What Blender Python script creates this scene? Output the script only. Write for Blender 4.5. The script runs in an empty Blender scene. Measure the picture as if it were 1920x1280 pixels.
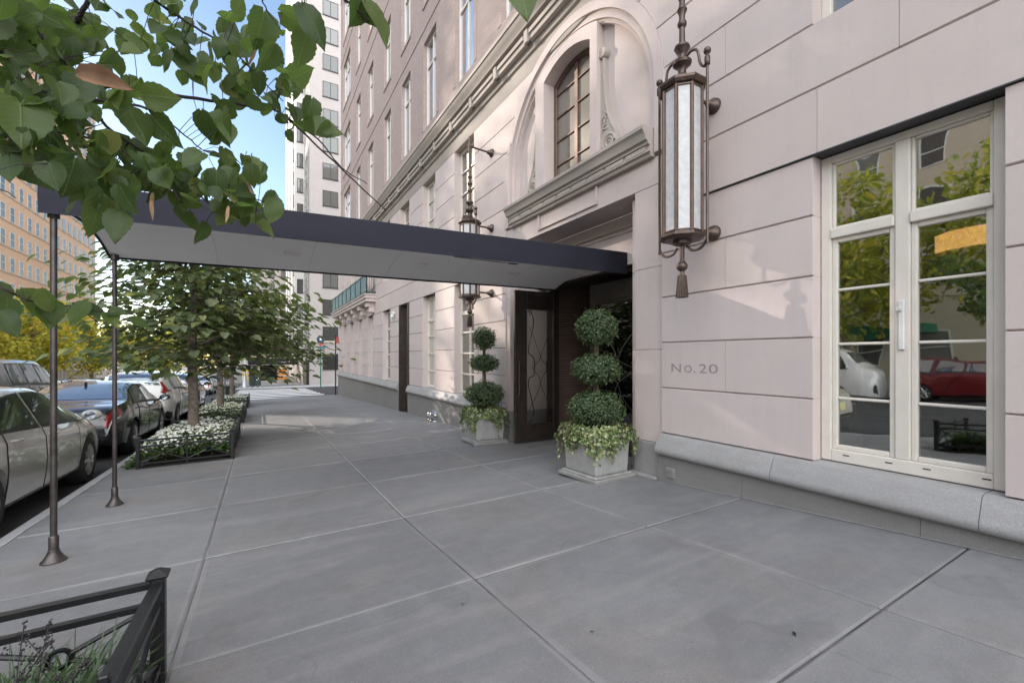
import bpy, bmesh, math, random
from math import sin, cos, pi, radians, sqrt
from mathutils import Vector, Matrix, noise
random.seed(7)
SC = bpy.context.scene
COL = SC.collection
CAM_H = 1.24            # every z below is written relative to the eye height; the scene is lifted at the end

# ---------------------------------------------------------------- camera geometry (used to place things at true depth)
FPX, YAW, HOR = 818.0, math.atan(475/818.0), 668.0
SY, CY = sin(YAW), cos(YAW)
def at(u, v, d):
    t = (u-960)/FPX
    return Vector((d*(SY+t*CY), d*(CY-t*SY), d*(HOR-v)/FPX))

# ---------------------------------------------------------------- ground heights
def g(Y):
    if Y < -6: return 0.42
    if Y < 3: return -0.07*Y
    if Y < 5:
        t = (Y-3)/2
        return (1-t)*(-0.07*Y) + t*(-0.146-0.034*Y)
    if Y < 120: return -0.146-0.034*Y
    return -0.146-0.034*120
def G(X, Y): return -CAM_H + g(Y) + 0.0172*X
def ROAD(Y): return -CAM_H + g(Y) - 0.165

# ---------------------------------------------------------------- object helpers
def tag(o, label=None, cat=None, group=None, kind=None):
    if label: o['label'] = label
    if cat: o['category'] = cat
    if group: o['group'] = group
    if kind: o['kind'] = kind
    return o
def thing(name, label, cat, loc=(0, 0, 0), rz=0, group=None):
    o = bpy.data.objects.new(name, None); COL.objects.link(o)
    o.empty_display_size = 0.2
    o.location = loc; o.rotation_euler = (0, 0, rz)
    return tag(o, label, cat, group)
def wloc(o):
    v = Vector((0, 0, 0))
    while o is not None:
        v += Vector(o.location); o = o.parent
    return v
def kids(o): return [c for c in bpy.data.objects if c.parent == o]
def copy_tree(o, parent=None):
    cs = kids(o)
    c = o.copy(); COL.objects.link(c)
    if parent is not None: c.parent = parent
    for ch in cs: copy_tree(ch, c)
    return c

class MB:
    def __init__(s): s.v = []; s.f = []; s.uv = None
    def quad(s, a, b, c, d):
        n = len(s.v); s.v += [tuple(a), tuple(b), tuple(c), tuple(d)]; s.f.append((n, n+1, n+2, n+3)); return s
    def tri(s, a, b, c):
        n = len(s.v); s.v += [tuple(a), tuple(b), tuple(c)]; s.f.append((n, n+1, n+2)); return s
    def box(s, x0, x1, y0, y1, z0, z1):
        n = len(s.v)
        s.v += [(x0, y0, z0), (x1, y0, z0), (x1, y1, z0), (x0, y1, z0), (x0, y0, z1), (x1, y0, z1), (x1, y1, z1), (x0, y1, z1)]
        for f in ((0, 3, 2, 1), (4, 5, 6, 7), (0, 1, 5, 4), (1, 2, 6, 5), (2, 3, 7, 6), (3, 0, 4, 7)):
            s.f.append(tuple(n+i for i in f))
        return s
    def boxc(s, c, size):
        return s.box(c[0]-size[0]/2, c[0]+size[0]/2, c[1]-size[1]/2, c[1]+size[1]/2, c[2]-size[2]/2, c[2]+size[2]/2)
    def taper(s, cx, cy, z0, z1, hx0, hy0, hx1, hy1):
        n = len(s.v)
        s.v += [(cx-hx0, cy-hy0, z0), (cx+hx0, cy-hy0, z0), (cx+hx0, cy+hy0, z0), (cx-hx0, cy+hy0, z0),
                (cx-hx1, cy-hy1, z1), (cx+hx1, cy-hy1, z1), (cx+hx1, cy+hy1, z1), (cx-hx1, cy+hy1, z1)]
        for f in ((0, 3, 2, 1), (4, 5, 6, 7), (0, 1, 5, 4), (1, 2, 6, 5), (2, 3, 7, 6), (3, 0, 4, 7)):
            s.f.append(tuple(n+i for i in f))
        return s
    def tube(s, pts, r, seg=8, cap=True, smoothpath=0):
        pts = [Vector(p) for p in pts]
        rs = list(r) if isinstance(r, (list, tuple)) else [r]*len(pts)
        if smoothpath: pts, rs = catmull(pts, rs, smoothpath)
        n0 = len(s.v); N = len(pts); ref = None
        for i, p in enumerate(pts):
            d = (pts[min(i+1, N-1)]-pts[max(i-1, 0)])
            if d.length < 1e-9: d = Vector((0, 0, 1))
            d.normalize()
            if ref is None:
                ref = Vector((1, 0, 0)) if abs(d.x) < .8 else Vector((0, 1, 0))
            a = (ref - d*ref.dot(d))
            if a.length < 1e-6: a = d.orthogonal()
            a.normalize(); ref = a; b = d.cross(a)
            for k in range(seg):
                t = 2*pi*k/seg
                s.v.append(tuple(p + (a*cos(t)+b*sin(t))*rs[i]))
        for i in range(N-1):
            for k in range(seg):
                k2 = (k+1) % seg
                s.f.append((n0+i*seg+k, n0+i*seg+k2, n0+(i+1)*seg+k2, n0+(i+1)*seg+k))
        if cap:
            s.f.append(tuple(n0+k for k in reversed(range(seg))))
            s.f.append(tuple(n0+(N-1)*seg+k for k in range(seg)))
        return s
    def lathe(s, prof, c=(0, 0, 0), seg=20, axis='z', rot=0.0, cap=True):
        n0 = len(s.v); c = Vector(c)
        for r, h in prof:
            for k in range(seg):
                t = 2*pi*k/seg+rot
                p = (r*cos(t), r*sin(t), h)
                if axis == 'x': p = (h, r*cos(t), r*sin(t))
                elif axis == 'y': p = (r*sin(t), h, r*cos(t))
                s.v.append(tuple(c+Vector(p)))
        for i in range(len(prof)-1):
            for k in range(seg):
                k2 = (k+1) % seg
                s.f.append((n0+i*seg+k, n0+i*seg+k2, n0+(i+1)*seg+k2, n0+(i+1)*seg+k))
        if cap:
            s.f.append(tuple(n0+k for k in reversed(range(seg))))
            s.f.append(tuple(n0+(len(prof)-1)*seg+k for k in range(seg)))
        return s
    def prism_x(s, outline, x0, x1):            # outline of (y, z) points, extruded along x
        n = len(s.v); N = len(outline)
        s.v += [(x0, y, z) for y, z in outline] + [(x1, y, z) for y, z in outline]
        s.f.append(tuple(n+i for i in reversed(range(N)))); s.f.append(tuple(n+N+i for i in range(N)))
        for i in range(N):
            j = (i+1) % N
            s.f.append((n+i, n+j, n+N+j, n+N+i))
        return s
    def prism_y(s, outline, y0, y1):            # outline of (x, z) points
        n = len(s.v); N = len(outline)
        s.v += [(x, y0, z) for x, z in outline] + [(x, y1, z) for x, z in outline]
        s.f.append(tuple(n+i for i in range(N))); s.f.append(tuple(n+N+i for i in reversed(range(N))))
        for i in range(N):
            j = (i+1) % N
            s.f.append((n+i, n+N+i, n+N+j, n+j))
        return s
    def ball(s, c, r, seg=16, rings=10):
        rx, ry, rz = r if isinstance(r, (tuple, list)) else (r, r, r)
        n0 = len(s.v)
        for i in range(rings+1):
            ph = pi*i/rings
            for k in range(seg):
                t = 2*pi*k/seg
                s.v.append((c[0]+rx*max(sin(ph), 1e-4)*cos(t), c[1]+ry*max(sin(ph), 1e-4)*sin(t), c[2]-rz*cos(ph)))
        for i in range(rings):
            for k in range(seg):
                k2 = (k+1) % seg
                s.f.append((n0+i*seg+k, n0+i*seg+k2, n0+(i+1)*seg+k2, n0+(i+1)*seg+k))
        return s
    def grid(s, rows, closed=False):            # rows of points
        n0 = len(s.v); R = len(rows); Cn = len(rows[0])
        for r in rows: s.v += [tuple(p) for p in r]
        for i in range(R-1):
            for k in range(Cn-(0 if closed else 1)):
                k2 = (k+1) % Cn
                s.f.append((n0+i*Cn+k, n0+i*Cn+k2, n0+(i+1)*Cn+k2, n0+(i+1)*Cn+k))
        return s
    def build(s, name, mat, parent=None, world=True, smooth=None, bevel=0, seg=1, recalc=True):
        me = bpy.data.meshes.new(name)
        vs = s.v
        if parent is not None and world:
            o = wloc(parent); vs = [(x-o.x, y-o.y, z-o.z) for x, y, z in vs]
        me.from_pydata(vs, [], s.f)
        if recalc:
            bm = bmesh.new(); bm.from_mesh(me); bmesh.ops.recalc_face_normals(bm, faces=bm.faces); bm.to_mesh(me); bm.free()
        if s.uv is not None:
            ul = me.uv_layers.new(name='UVMap')
            for l in me.loops:
                ul.data[l.index].uv = s.uv[l.vertex_index]
        if smooth is not None:
            me.polygons.foreach_set('use_smooth', [True]*len(me.polygons))
            if smooth < 180: me.set_sharp_from_angle(angle=radians(smooth))
        me.materials.append(mat)
        ob = bpy.data.objects.new(name, me); COL.objects.link(ob)
        if parent is not None: ob.parent = parent
        if bevel:
            m = ob.modifiers.new('edge', 'BEVEL'); m.width = bevel; m.segments = seg; m.limit_method = 'ANGLE'
            m.angle_limit = radians(40); m.use_clamp_overlap = True
        me.update()
        return ob

def catmull(pts, rs, n):
    P, R = [], []
    N = len(pts)
    for i in range(N-1):
        p0, p1, p2, p3 = pts[max(i-1, 0)], pts[i], pts[i+1], pts[min(i+2, N-1)]
        for k in range(n):
            t = k/n
            P.append(0.5*((2*p1)+(p2-p0)*t+(2*p0-5*p1+4*p2-p3)*t*t+(3*p1-p0-3*p2+p3)*t**3))
            R.append(rs[i]*(1-t)+rs[i+1]*t)
    P.append(pts[-1]); R.append(rs[-1])
    return P, R
def interp(tab, s):                              # smooth interpolation through (s, value) pairs
    if s <= tab[0][0]: return tab[0][1]
    if s >= tab[-1][0]: return tab[-1][1]
    for i in range(len(tab)-1):
        a, b = tab[i], tab[i+1]
        if a[0] <= s <= b[0]:
            h = b[0]-a[0]; t = (s-a[0])/h
            def slope(j):
                if j <= 0 or j >= len(tab)-1: return 0 if j in (0, len(tab)-1) and False else (tab[min(j+1, len(tab)-1)][1]-tab[max(j-1, 0)][1])/(tab[min(j+1, len(tab)-1)][0]-tab[max(j-1, 0)][0])
                d0 = (tab[j][1]-tab[j-1][1])/(tab[j][0]-tab[j-1][0]); d1 = (tab[j+1][1]-tab[j][1])/(tab[j+1][0]-tab[j][0])
                if d0*d1 <= 0: return 0
                return 2*d0*d1/(d0+d1)
            m0, m1 = slope(i), slope(i+1)
            return (2*t**3-3*t*t+1)*a[1]+(t**3-2*t*t+t)*h*m0+(-2*t**3+3*t*t)*b[1]+(t**3-t*t)*h*m1

# ---------------------------------------------------------------- materials
class NT:
    def __init__(s, name):
        s.m = bpy.data.materials.new(name); s.m.use_nodes = True
        s.t = s.m.node_tree; s.t.nodes.clear()
        s.out = s.n('ShaderNodeOutputMaterial')
    def n(s, typ, **kw):
        nd = s.t.nodes.new(typ)
        for k, v in kw.items():
            if k.startswith('i_'):
                key = k[2:].replace('_', ' ')
                nd.inputs[key].default_value = v
            else: setattr(nd, k, v)
        return nd
    def l(s, a, b): s.t.links.new(a, b)
    def obj(s): return s.n('ShaderNodeTexCoord').outputs['Object']
    def noise(s, vec, scale, detail=4, rough=.55, dist=0.0):
        nd = s.n('ShaderNodeTexNoise'); nd.inputs['Scale'].default_value = scale; nd.inputs['Detail'].default_value = detail
        nd.inputs['Roughness'].default_value = rough; nd.inputs['Distortion'].default_value = dist
        if vec is not None: s.l(vec, nd.inputs['Vector'])
        return nd.outputs['Fac']
    def ramp(s, fac, stops):
        nd = s.n('ShaderNodeValToRGB')
        el = nd.color_ramp.elements
        while len(el) < len(stops): el.new(.5)
        for e, (p, c) in zip(el, stops):
            e.position = p; e.color = (c, c, c, 1) if isinstance(c, (int, float)) else (*c, 1)
        s.l(fac, nd.inputs['Fac']); return nd.outputs['Color']
    def mix(s, fac, a, b, blend='MIX'):
        nd = s.n('ShaderNodeMix', data_type='RGBA', blend_type=blend)
        for val, i in ((fac, 0), (a, 6), (b, 7)):
            if hasattr(val, 'links') or hasattr(val, 'is_output'): s.l(val, nd.inputs[i])
            elif i == 0: nd.inputs[0].default_value = val
            else: nd.inputs[i].default_value = (*val, 1) if len(val) == 3 else val
        return nd.outputs[2]
    def math(s, op, a, b=None):
        nd = s.n('ShaderNodeMath', operation=op)
        for i, v in ((0, a), (1, b)):
            if v is None: continue
            if hasattr(v, 'is_output'): s.l(v, nd.inputs[i])
            else: nd.inputs[i].default_value = v
        return nd.outputs[0]
    def mapping(s, vec, scale=(1, 1, 1), loc=(0, 0, 0), rot=(0, 0, 0)):
        nd = s.n('ShaderNodeMapping'); nd.inputs['Scale'].default_value = scale; nd.inputs['Location'].default_value = loc
        nd.inputs['Rotation'].default_value = rot
        s.l(vec, nd.inputs['Vector']); return nd.outputs[0]
    def sep(s, vec):
        nd = s.n('ShaderNodeSeparateXYZ'); s.l(vec, nd.inputs[0]); return nd.outputs
    def comb(s, x, y, z=0.0):
        nd = s.n('ShaderNodeCombineXYZ')
        for i, v in enumerate((x, y, z)):
            if hasattr(v, 'is_output'): s.l(v, nd.inputs[i])
            else: nd.inputs[i].default_value = v
        return nd.outputs[0]
    def bump(s, h, strength=.2, dist=.01, normal=None):
        nd = s.n('ShaderNodeBump'); nd.inputs['Strength'].default_value = strength; nd.inputs['Distance'].default_value = dist
        s.l(h, nd.inputs['Height'])
        if normal is not None: s.l(normal, nd.inputs['Normal'])
        return nd.outputs[0]
    def island(s): return s.n('ShaderNodeNewGeometry').outputs['Random Per Island']
    def pbr(s, color, rough=.6, metal=0.0, normal=None, spec=.5, coat=0.0, emit=None, estr=0.0):
        p = s.n('ShaderNodeBsdfPrincipled')
        if hasattr(color, 'is_output'): s.l(color, p.inputs['Base Color'])
        else: p.inputs['Base Color'].default_value = (*color, 1)
        if hasattr(rough, 'is_output'): s.l(rough, p.inputs['Roughness'])
        else: p.inputs['Roughness'].default_value = rough
        p.inputs['Metallic'].default_value = metal
        p.inputs['Specular IOR Level'].default_value = spec
        p.inputs['Coat Weight'].default_value = coat
        p.inputs['Coat Roughness'].default_value = .03
        if normal is not None: s.l(normal, p.inputs['Normal'])
        if emit is not None:
            p.inputs['Emission Color'].default_value = (*emit, 1); p.inputs['Emission Strength'].default_value = estr
        return p.outputs[0]
    def done(s, shader): s.l(shader, s.out.inputs['Surface']); return s.m

def simple(name, color, rough=.6, metal=0.0, spec=.5, coat=0.0, var=.12, scale=6.0, bump=0.0, emit=None, estr=0.0):
    t = NT(name); o = t.obj()
    nz = t.noise(o, scale, 5)
    dark = tuple(c*(1-var) for c in color); light = tuple(min(1, c*(1+var)) for c in color)
    c = t.mix(t.ramp(nz, [(.3, 0.0), (.7, 1.0)]), dark, light)
    nrm = t.bump(t.noise(o, scale*12, 3), bump, .004) if bump else None
    rg = t.math('MULTIPLY_ADD', nz, .15) ; rg.node.inputs[2].default_value = rough-.075
    return t.done(t.pbr(c, rg, metal, nrm, spec, coat, emit, estr))

def mat_limestone(name, base=(.63, .555, .53), islandvar=.8):
    t = NT(name); o = t.obj()
    isl = t.island()
    def sc(a, b, d): return (base[0]*a, base[1]*b, base[2]*d)
    c = t.mix(islandvar, base, t.ramp(isl, [(0.0, sc(.98, .99, 1.02)), (.25, sc(.93, .90, .92)), (.5, sc(1.02, 1.02, 1.0)), (.75, sc(.90, .90, .90)), (1.0, sc(1.0, .97, .95))]))
    big = t.noise(o, .9, 4)
    c = t.mix(t.ramp(big, [(.35, 0.0), (.75, .45)]), c, (base[0]*.86, base[1]*.83, base[2]*.80))
    st = t.noise(t.mapping(o, (1, 9, .8)), 1.6, 5, .6)          # vertical rain streaks
    c = t.mix(t.ramp(st, [(.50, 0.0), (.80, .30)]), c, (base[0]*.78, base[1]*.77, base[2]*.79))
    cl = t.noise(t.mapping(o, (1, 1, 1.6), loc=(5, 1, 2)), 2.6, 6, .65)
    c = t.mix(t.ramp(cl, [(.45, 0.0), (.68, .32)]), c, (base[0]*.84, base[1]*.83, base[2]*.86))
    sp_ = t.noise(o, 16, 5, .7)
    c = t.mix(t.ramp(sp_, [(.60, 0.0), (.74, .35)]), c, (base[0]*.72, base[1]*.70, base[2]*.69))
    fine = t.noise(o, 60, 4, .7)
    c = t.mix(t.ramp(fine, [(.35, 0.0), (.7, .16)]), c, (base[0]*1.12, base[1]*1.1, base[2]*1.06))
    nrm = t.bump(t.noise(o, 90, 5, .7), .12, .003)
    nrm = t.bump(t.noise(o, 4, 3), .1, .02, nrm)
    return t.done(t.pbr(c, .78, 0, nrm, .3))

def mat_granite(name, base=(.33, .33, .34)):
    t = NT(name); o = t.obj()
    c = t.mix(t.ramp(t.noise(o, 95, 4, .8), [(.32, 0.0), (.68, 1.0)]), tuple(x*.72 for x in base), tuple(x*1.25 for x in base))
    c = t.mix(t.ramp(t.noise(o, 1.7, 5, .65), [(.4, 0.0), (.75, .55)]), c, (base[0]*.70, base[1]*.66, base[2]*.62))
    c = t.mix(t.ramp(t.noise(t.mapping(o, (1, .35, 1.6)), 9, 6, .7), [(.4, 0.0), (.7, .5)]), c, (base[0]*.72, base[1]*.70, base[2]*.68))
    c = t.mix(t.math('MULTIPLY', t.island(), .35), c, tuple(x*.8 for x in base))
    return t.done(t.pbr(c, .62, 0, t.bump(t.noise(o, 70, 5, .75), .45, .004), .3))

def mat_brick(name, c1, c2, mortar, bw=.2, bh=.066, swap='yz', scale=1.0):
    t = NT(name); o = t.obj(); x, y, z = t.sep(o)
    vec = t.comb(y, z) if swap == 'yz' else t.comb(x, z)
    b = t.n('ShaderNodeTexBrick'); t.l(vec, b.inputs['Vector'])
    b.inputs['Color1'].default_value = (*c1, 1); b.inputs['Color2'].default_value = (*c2, 1); b.inputs['Mortar'].default_value = (*mortar, 1)
    b.inputs['Scale'].default_value = scale; b.inputs['Mortar Size'].default_value = .008; b.inputs['Brick Width'].default_value = bw
    b.inputs['Row Height'].default_value = bh; b.inputs['Bias'].default_value = 0.0
    c = t.mix(t.ramp(t.noise(o, 1.1, 5), [(.3, 0.0), (.75, .4)]), b.outputs['Color'], tuple(x*.8 for x in c1))
    nrm = t.bump(t.math('SUBTRACT', 1.0, b.outputs['Fac']), .5, .006)
    return t.done(t.pbr(c, .85, 0, nrm, .2))

def mat_glass(name, tint=(.8, .88, .95), base=(.02, .025, .03), refl=.6, wav=.02, see=0.0):
    t = NT(name); o = t.obj()
    nrm = t.bump(t.noise(o, 1.4, 2), wav, .25)
    gl = t.n('ShaderNodeBsdfGlossy'); gl.inputs['Roughness'].default_value = .015; gl.inputs['Color'].default_value = (*tint, 1)
    t.l(nrm, gl.inputs['Normal'])
    if see > 0:
        a = t.n('ShaderNodeBsdfTransparent'); a.inputs['Color'].default_value = (see, see, see*.98, 1); a = a.outputs[0]
    else:
        rnd = t.n('ShaderNodeObjectInfo').outputs['Random']
        a = t.pbr(t.ramp(rnd, [(0.0, tuple(x*.35 for x in base)), (.45, base), (.8, tuple(min(1, x*2.0) for x in base)), (1.0, tuple(min(1, x*3.2+.05) for x in base))]), .3)
    fr = t.n('ShaderNodeLayerWeight'); fr.inputs['Blend'].default_value = .35
    fac = t.math('MAXIMUM', t.math('MULTIPLY', fr.outputs['Fresnel'], 1.0), refl)
    mx = t.n('ShaderNodeMixShader'); t.l(fac, mx.inputs[0]); t.l(a, mx.inputs[1]); t.l(gl.outputs[0], mx.inputs[2])
    return t.done(mx.outputs[0])

def mat_leaf(name, stops, rough=.45, trans=.45, veins=False, tcol=(.25, .42, .06)):
    t = NT(name); isl = t.island()
    c = t.ramp(isl, stops)
    o = t.obj()
    c = t.mix(t.ramp(t.noise(o, 14, 3), [(.4, 0.0), (.75, .35)]), c, (.10, .11, .035))
    nrm = None
    if veins:
        uv = t.n('ShaderNodeTexCoord').outputs['UV']; x, y, z = t.sep(uv)
        ax = t.math('ABSOLUTE', x)
        mid = t.ramp(ax, [(0.0, 1.0), (.05, 0.0)])
        w = t.math('FRACT', t.math('MULTIPLY', t.math('SUBTRACT', y, t.math('MULTIPLY', ax, .32)), 8.5))
        lat = t.ramp(t.math('ABSOLUTE', t.math('SUBTRACT', w, .5)), [(.0, 1.0), (.10, 0.0)])
        vein = t.math('MAXIMUM', mid, t.math('MULTIPLY', lat, .55))
        c = t.mix(t.math('MULTIPLY', vein, .5), c, (.22, .27, .09))
        nrm = t.bump(t.math('SUBTRACT', 1.0, vein), .5, .002)
    d = t.pbr(c, rough, 0, nrm, .5)
    tr = t.n('ShaderNodeBsdfTranslucent')
    tc = t.mix(.55, c, tcol); t.l(tc, tr.inputs['Color'])
    mx = t.n('ShaderNodeMixShader'); mx.inputs[0].default_value = trans
    t.l(d, mx.inputs[1]); t.l(tr.outputs[0], mx.inputs[2])
    return t.done(mx.outputs[0])

def mat_sidewalk(name):
    t = NT(name); o = t.obj(); x, y, z = t.sep(o)
    S = 1.53
    base = t.ramp(t.noise(o, .55, 6, .6), [(.3, (.155, .155, .161)), (.5, (.188, .189, .195)), (.72, (.220, .220, .225))])
    isl = t.island()
    base = t.mix(t.math('MULTIPLY', isl, .38), base, (.145, .147, .155))
    sweep = t.noise(t.mapping(o, (.6, 3.2, 1), rot=(0, 0, .5)), 1.3, 5, .6, .6)
    base = t.mix(t.ramp(sweep, [(.48, 0.0), (.78, .5)]), base, (.30, .29, .285))
    rust = t.noise(t.mapping(o, (1, 1, 1), loc=(7, 3, 0)), .8, 4, .6)
    base = t.mix(t.ramp(rust, [(.52, 0.0), (.70, .45)]), base, (.215, .178, .15))
    mott = t.noise(t.mapping(o, loc=(11, 5, 0)), 7.0, 6, .72)
    base = t.mix(t.ramp(mott, [(.34, .26), (.5, 0.0)]), base, (.12, .122, .13))
    base = t.mix(t.ramp(mott, [(.52, 0.0), (.70, .22)]), base, (.26, .26, .265))
    stain = t.noise(t.mapping(o, (1, 1, 1), loc=(3, 9, 0)), 2.3, 5, .7)
    base = t.mix(t.ramp(stain, [(.56, 0.0), (.72, .35)]), base, (.115, .113, .115))
    speck = t.noise(o, 170, 3, .8)
    base = t.mix(t.ramp(speck, [(.52, 0.0), (.72, .5)]), base, (.36, .35, .345))
    base = t.mix(t.ramp(speck, [(.28, .5), (.44, 0.0)]), base, (.09, .09, .09))
    def edge(c, c0):
        fr = t.math('FRACT', t.math('DIVIDE', t.math('SUBTRACT', c, c0-153), S))
        return t.math('MULTIPLY', t.math('SUBTRACT', .5, t.math('ABSOLUTE', t.math('SUBTRACT', fr, .5))), S)
    e = t.math('MINIMUM', edge(x, -.353), edge(y, .96))
    band = t.ramp(e, [(.030, .38), (.042, 0.0)])
    bandn = t.math('MULTIPLY', band, t.ramp(t.noise(o, 1.4, 3), [(.42, .1), (.62, 1.0)]))
    base = t.mix(bandn, base, (.31, .305, .305))
    wob = t.n('ShaderNodeVectorMath', operation='ADD'); nv = t.n('ShaderNodeTexNoise'); nv.inputs['Scale'].default_value = .9; nv.inputs['Detail'].default_value = 5
    t.l(o, nv.inputs['Vector']); t.l(o, wob.inputs[0]); t.l(nv.outputs['Color'], wob.inputs[1])
    ck = t.n('ShaderNodeTexVoronoi', feature='DISTANCE_TO_EDGE'); ck.inputs['Scale'].default_value = .33; t.l(wob.outputs[0], ck.inputs['Vector'])
    crk = t.math('MULTIPLY', t.ramp(ck.outputs['Distance'], [(.0, 1.0), (.0035, 0.0)]), t.ramp(t.noise(t.mapping(o, loc=(2, 8, 0)), .8, 2), [(.50, 0.0), (.58, 1.0)]))
    base = t.mix(t.math('MULTIPLY', crk, .22), base, (.06, .06, .062))
    drip = t.noise(t.mapping(o, loc=(1, 4, 0)), 1.5, 2, .4)
    base = t.mix(t.ramp(drip, [(.64, 0.0), (.66, .22), (.70, .12)]), base, (.10, .10, .105))
    v = t.n('ShaderNodeTexVoronoi'); v.inputs['Scale'].default_value = 1.1; t.l(o, v.inputs['Vector'])
    gum = t.ramp(v.outputs['Distance'], [(.012, 1.0), (.02, 0.0)])
    base = t.mix(t.math('MULTIPLY', gum, .8), base, (.05, .05, .05))
    v2 = t.n('ShaderNodeTexVoronoi'); v2.inputs['Scale'].default_value = 3.7; t.l(t.mapping(o, loc=(4, 2, 0)), v2.inputs['Vector'])
    base = t.mix(t.math('MULTIPLY', t.ramp(v2.outputs['Distance'], [(.014, 1.0), (.028, 0.0)]), .5), base, (.09, .09, .09))
    nrm = t.bump(t.noise(o, 220, 4, .7), .22, .003)
    nrm = t.bump(t.noise(o, 3, 4), .12, .02, nrm)
    rg = t.ramp(t.noise(o, 1.1, 4), [(.3, .55), (.7, .8)])
    return t.done(t.pbr(base, rg, 0, nrm, .35))

def mat_carpaint(name, color, metal=.0, rough=.25):
    t = NT(name); o = t.obj()
    dust = t.noise(o, 1.2, 2, .5)
    c = t.mix(t.ramp(dust, [(.45, 0.0), (.85, .05)]), color, tuple(min(1, x*.7+.06) for x in color))
    rg = t.ramp(dust, [(.3, rough), (.8, rough+.05)])
    return t.done(t.pbr(c, rg, metal, None, .5, .8))

M = {}
M['stone'] = mat_limestone('limestone')
M['stone_smooth'] = mat_limestone('limestone_smooth', (.62, .54, .515), .3)
M['stone_trim'] = mat_limestone('limestone_trim', (.47, .425, .385), .4)
M['granite'] = mat_granite('granite', (.37, .365, .365))
M['granite_lower'] = mat_granite('granite_lower', (.27, .265, .26))
M['brick'] = mat_brick('brick_buff', (.44, .35, .32), (.38, .295, .27), (.42, .365, .34))
M['brick_sill'] = mat_limestone('brick_sill', (.46, .40, .37))
M['metal_edge'] = simple('lead_flashing', (.10, .10, .105), .5, .6)
M['frame'] = simple('painted_frame', (.70, .655, .59), .45, 0, .5, 0, .05)
M['pane_sky'] = mat_glass('pane_sky', (.86, .92, .98), (.03, .035, .04), .66, .015)
M['pane_dark'] = mat_glass('pane_dark', (.62, .60, .56), (.16, .15, .135), .30, .03)
M['pane_see'] = mat_glass('pane_see', (.88, .90, .88), refl=.42, wav=.018, see=.72)
M['pane_door'] = mat_glass('pane_door', (.9, .9, .9), refl=.10, wav=.01, see=.93)
M['bronze'] = simple('bronze', (.105, .078, .066), .42, .75, .5, 0, .25, 20, .05)
M['bronze_frame'] = simple('bronze_frame', (.15, .10, .08), .42, .45, .5, 0, .2, 14)
M['iron'] = simple('wrought_iron', (.055, .05, .047), .42, .5, .5, 0, .2, 18, .08)
M['black_paint'] = simple('black_paint', (.008, .008, .009), .36, 0, .5, 0, .25, 25, .12)
M['post_metal'] = simple('post_metal', (.085, .075, .072), .4, .7, .5, 0, .3, 9)
M['frost'] = simple('frosted_glass', (.56, .56, .57), .35, 0, .5, 0, .12, 22, .3)
M['dark_wood'] = simple('dark_wood', (.045, .034, .03), .38, 0, .5, .15, .35, 9, .1)
M['black_wood'] = simple('black_wood', (.034, .025, .021), .35, 0, .5, .25, .3, 9)
M['soffit'] = simple('soffit_vinyl', (.82, .80, .785), .7, 0, .3, 0, .04, 1.2)
M['awning'] = simple('awning_canvas', (.017, .018, .029), .75, 0, .3, 0, .15, 3, .15)
M['chrome'] = simple('chrome', (.62, .62, .63), .16, 1.0, .5, 0, .1, 12)
M['white_plastic'] = simple('white_plastic', (.72, .72, .70), .45)
M['kerb'] = mat_granite('kerb_stone', (.42, .43, .45))
M['mortar'] = simple('mortar_line', (.40, .40, .40), .85, 0, .2, 0, .2, 12)
M['sidewalk'] = mat_sidewalk('sidewalk_concrete')
M['joint'] = simple('joint_dirt', (.125, .123, .121), .9, 0, .2, 0, .6, 3)
M['asphalt'] = simple('asphalt', (.045, .045, .047), .8, 0, .3, 0, .3, 1.1, .5)
M['paint_white'] = simple('road_paint', (.72, .72, .72), .7, 0, .3, 0, .12, 4)
M['ground'] = simple('ground_far', (.13, .125, .12), .9)
M['soil'] = simple('soil', (.05, .038, .03), .95, 0, .2, 0, .5, 30, .8)
def mat_zinc():
    t = NT('zinc_planter'); o = t.obj()
    c = t.mix(t.ramp(t.noise(o, 4, 5, .65), [(.35, 0.0), (.7, 1.0)]), (.34, .345, .34), (.45, .45, .44))
    c = t.mix(t.ramp(t.noise(t.mapping(o, (14, 14, 1.2)), 1.5, 4, .6), [(.5, 0.0), (.75, .55)]), c, (.22, .215, .20))
    c = t.mix(t.ramp(t.sep(o)[2], [(.0, .55), (.11, 0.0)]), c, (.17, .155, .135))
    return t.done(t.pbr(c, t.ramp(t.noise(o, 6, 3), [(.3, .4), (.7, .62)]), .15, t.bump(t.noise(o, 30, 3), .08, .004), .4))
M['zinc'] = mat_zinc()
M['bark'] = simple('bark', (.20, .165, .14), .85, 0, .3, 0, .45, 14, .7)
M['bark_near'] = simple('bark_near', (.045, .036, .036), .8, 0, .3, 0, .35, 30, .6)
M['stem'] = simple('stem', (.10, .075, .05), .8, 0, .3, 0, .3, 30, .3)
M['rubber'] = simple('rubber', (.015, .015, .015), .7)
M['alloy'] = simple('alloy', (.48, .48, .49), .3, .85)
M['car_glass'] = mat_glass('car_glass', (.75, .85, .95), (.012, .015, .017), .32, .0)
M['red_lens'] = simple('red_lens', (.24, .012, .016), .15, 0, .6, .5)
M['clear_lens'] = simple('clear_lens', (.65, .65, .66), .12, 0, .6, .5)
M['trim_black'] = simple('trim_black', (.02, .02, .021), .5)
M['plate'] = simple('plate', (.70, .62, .30), .5)
M['gap'] = simple('door_gap', (.006, .006, .006), .9)
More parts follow.
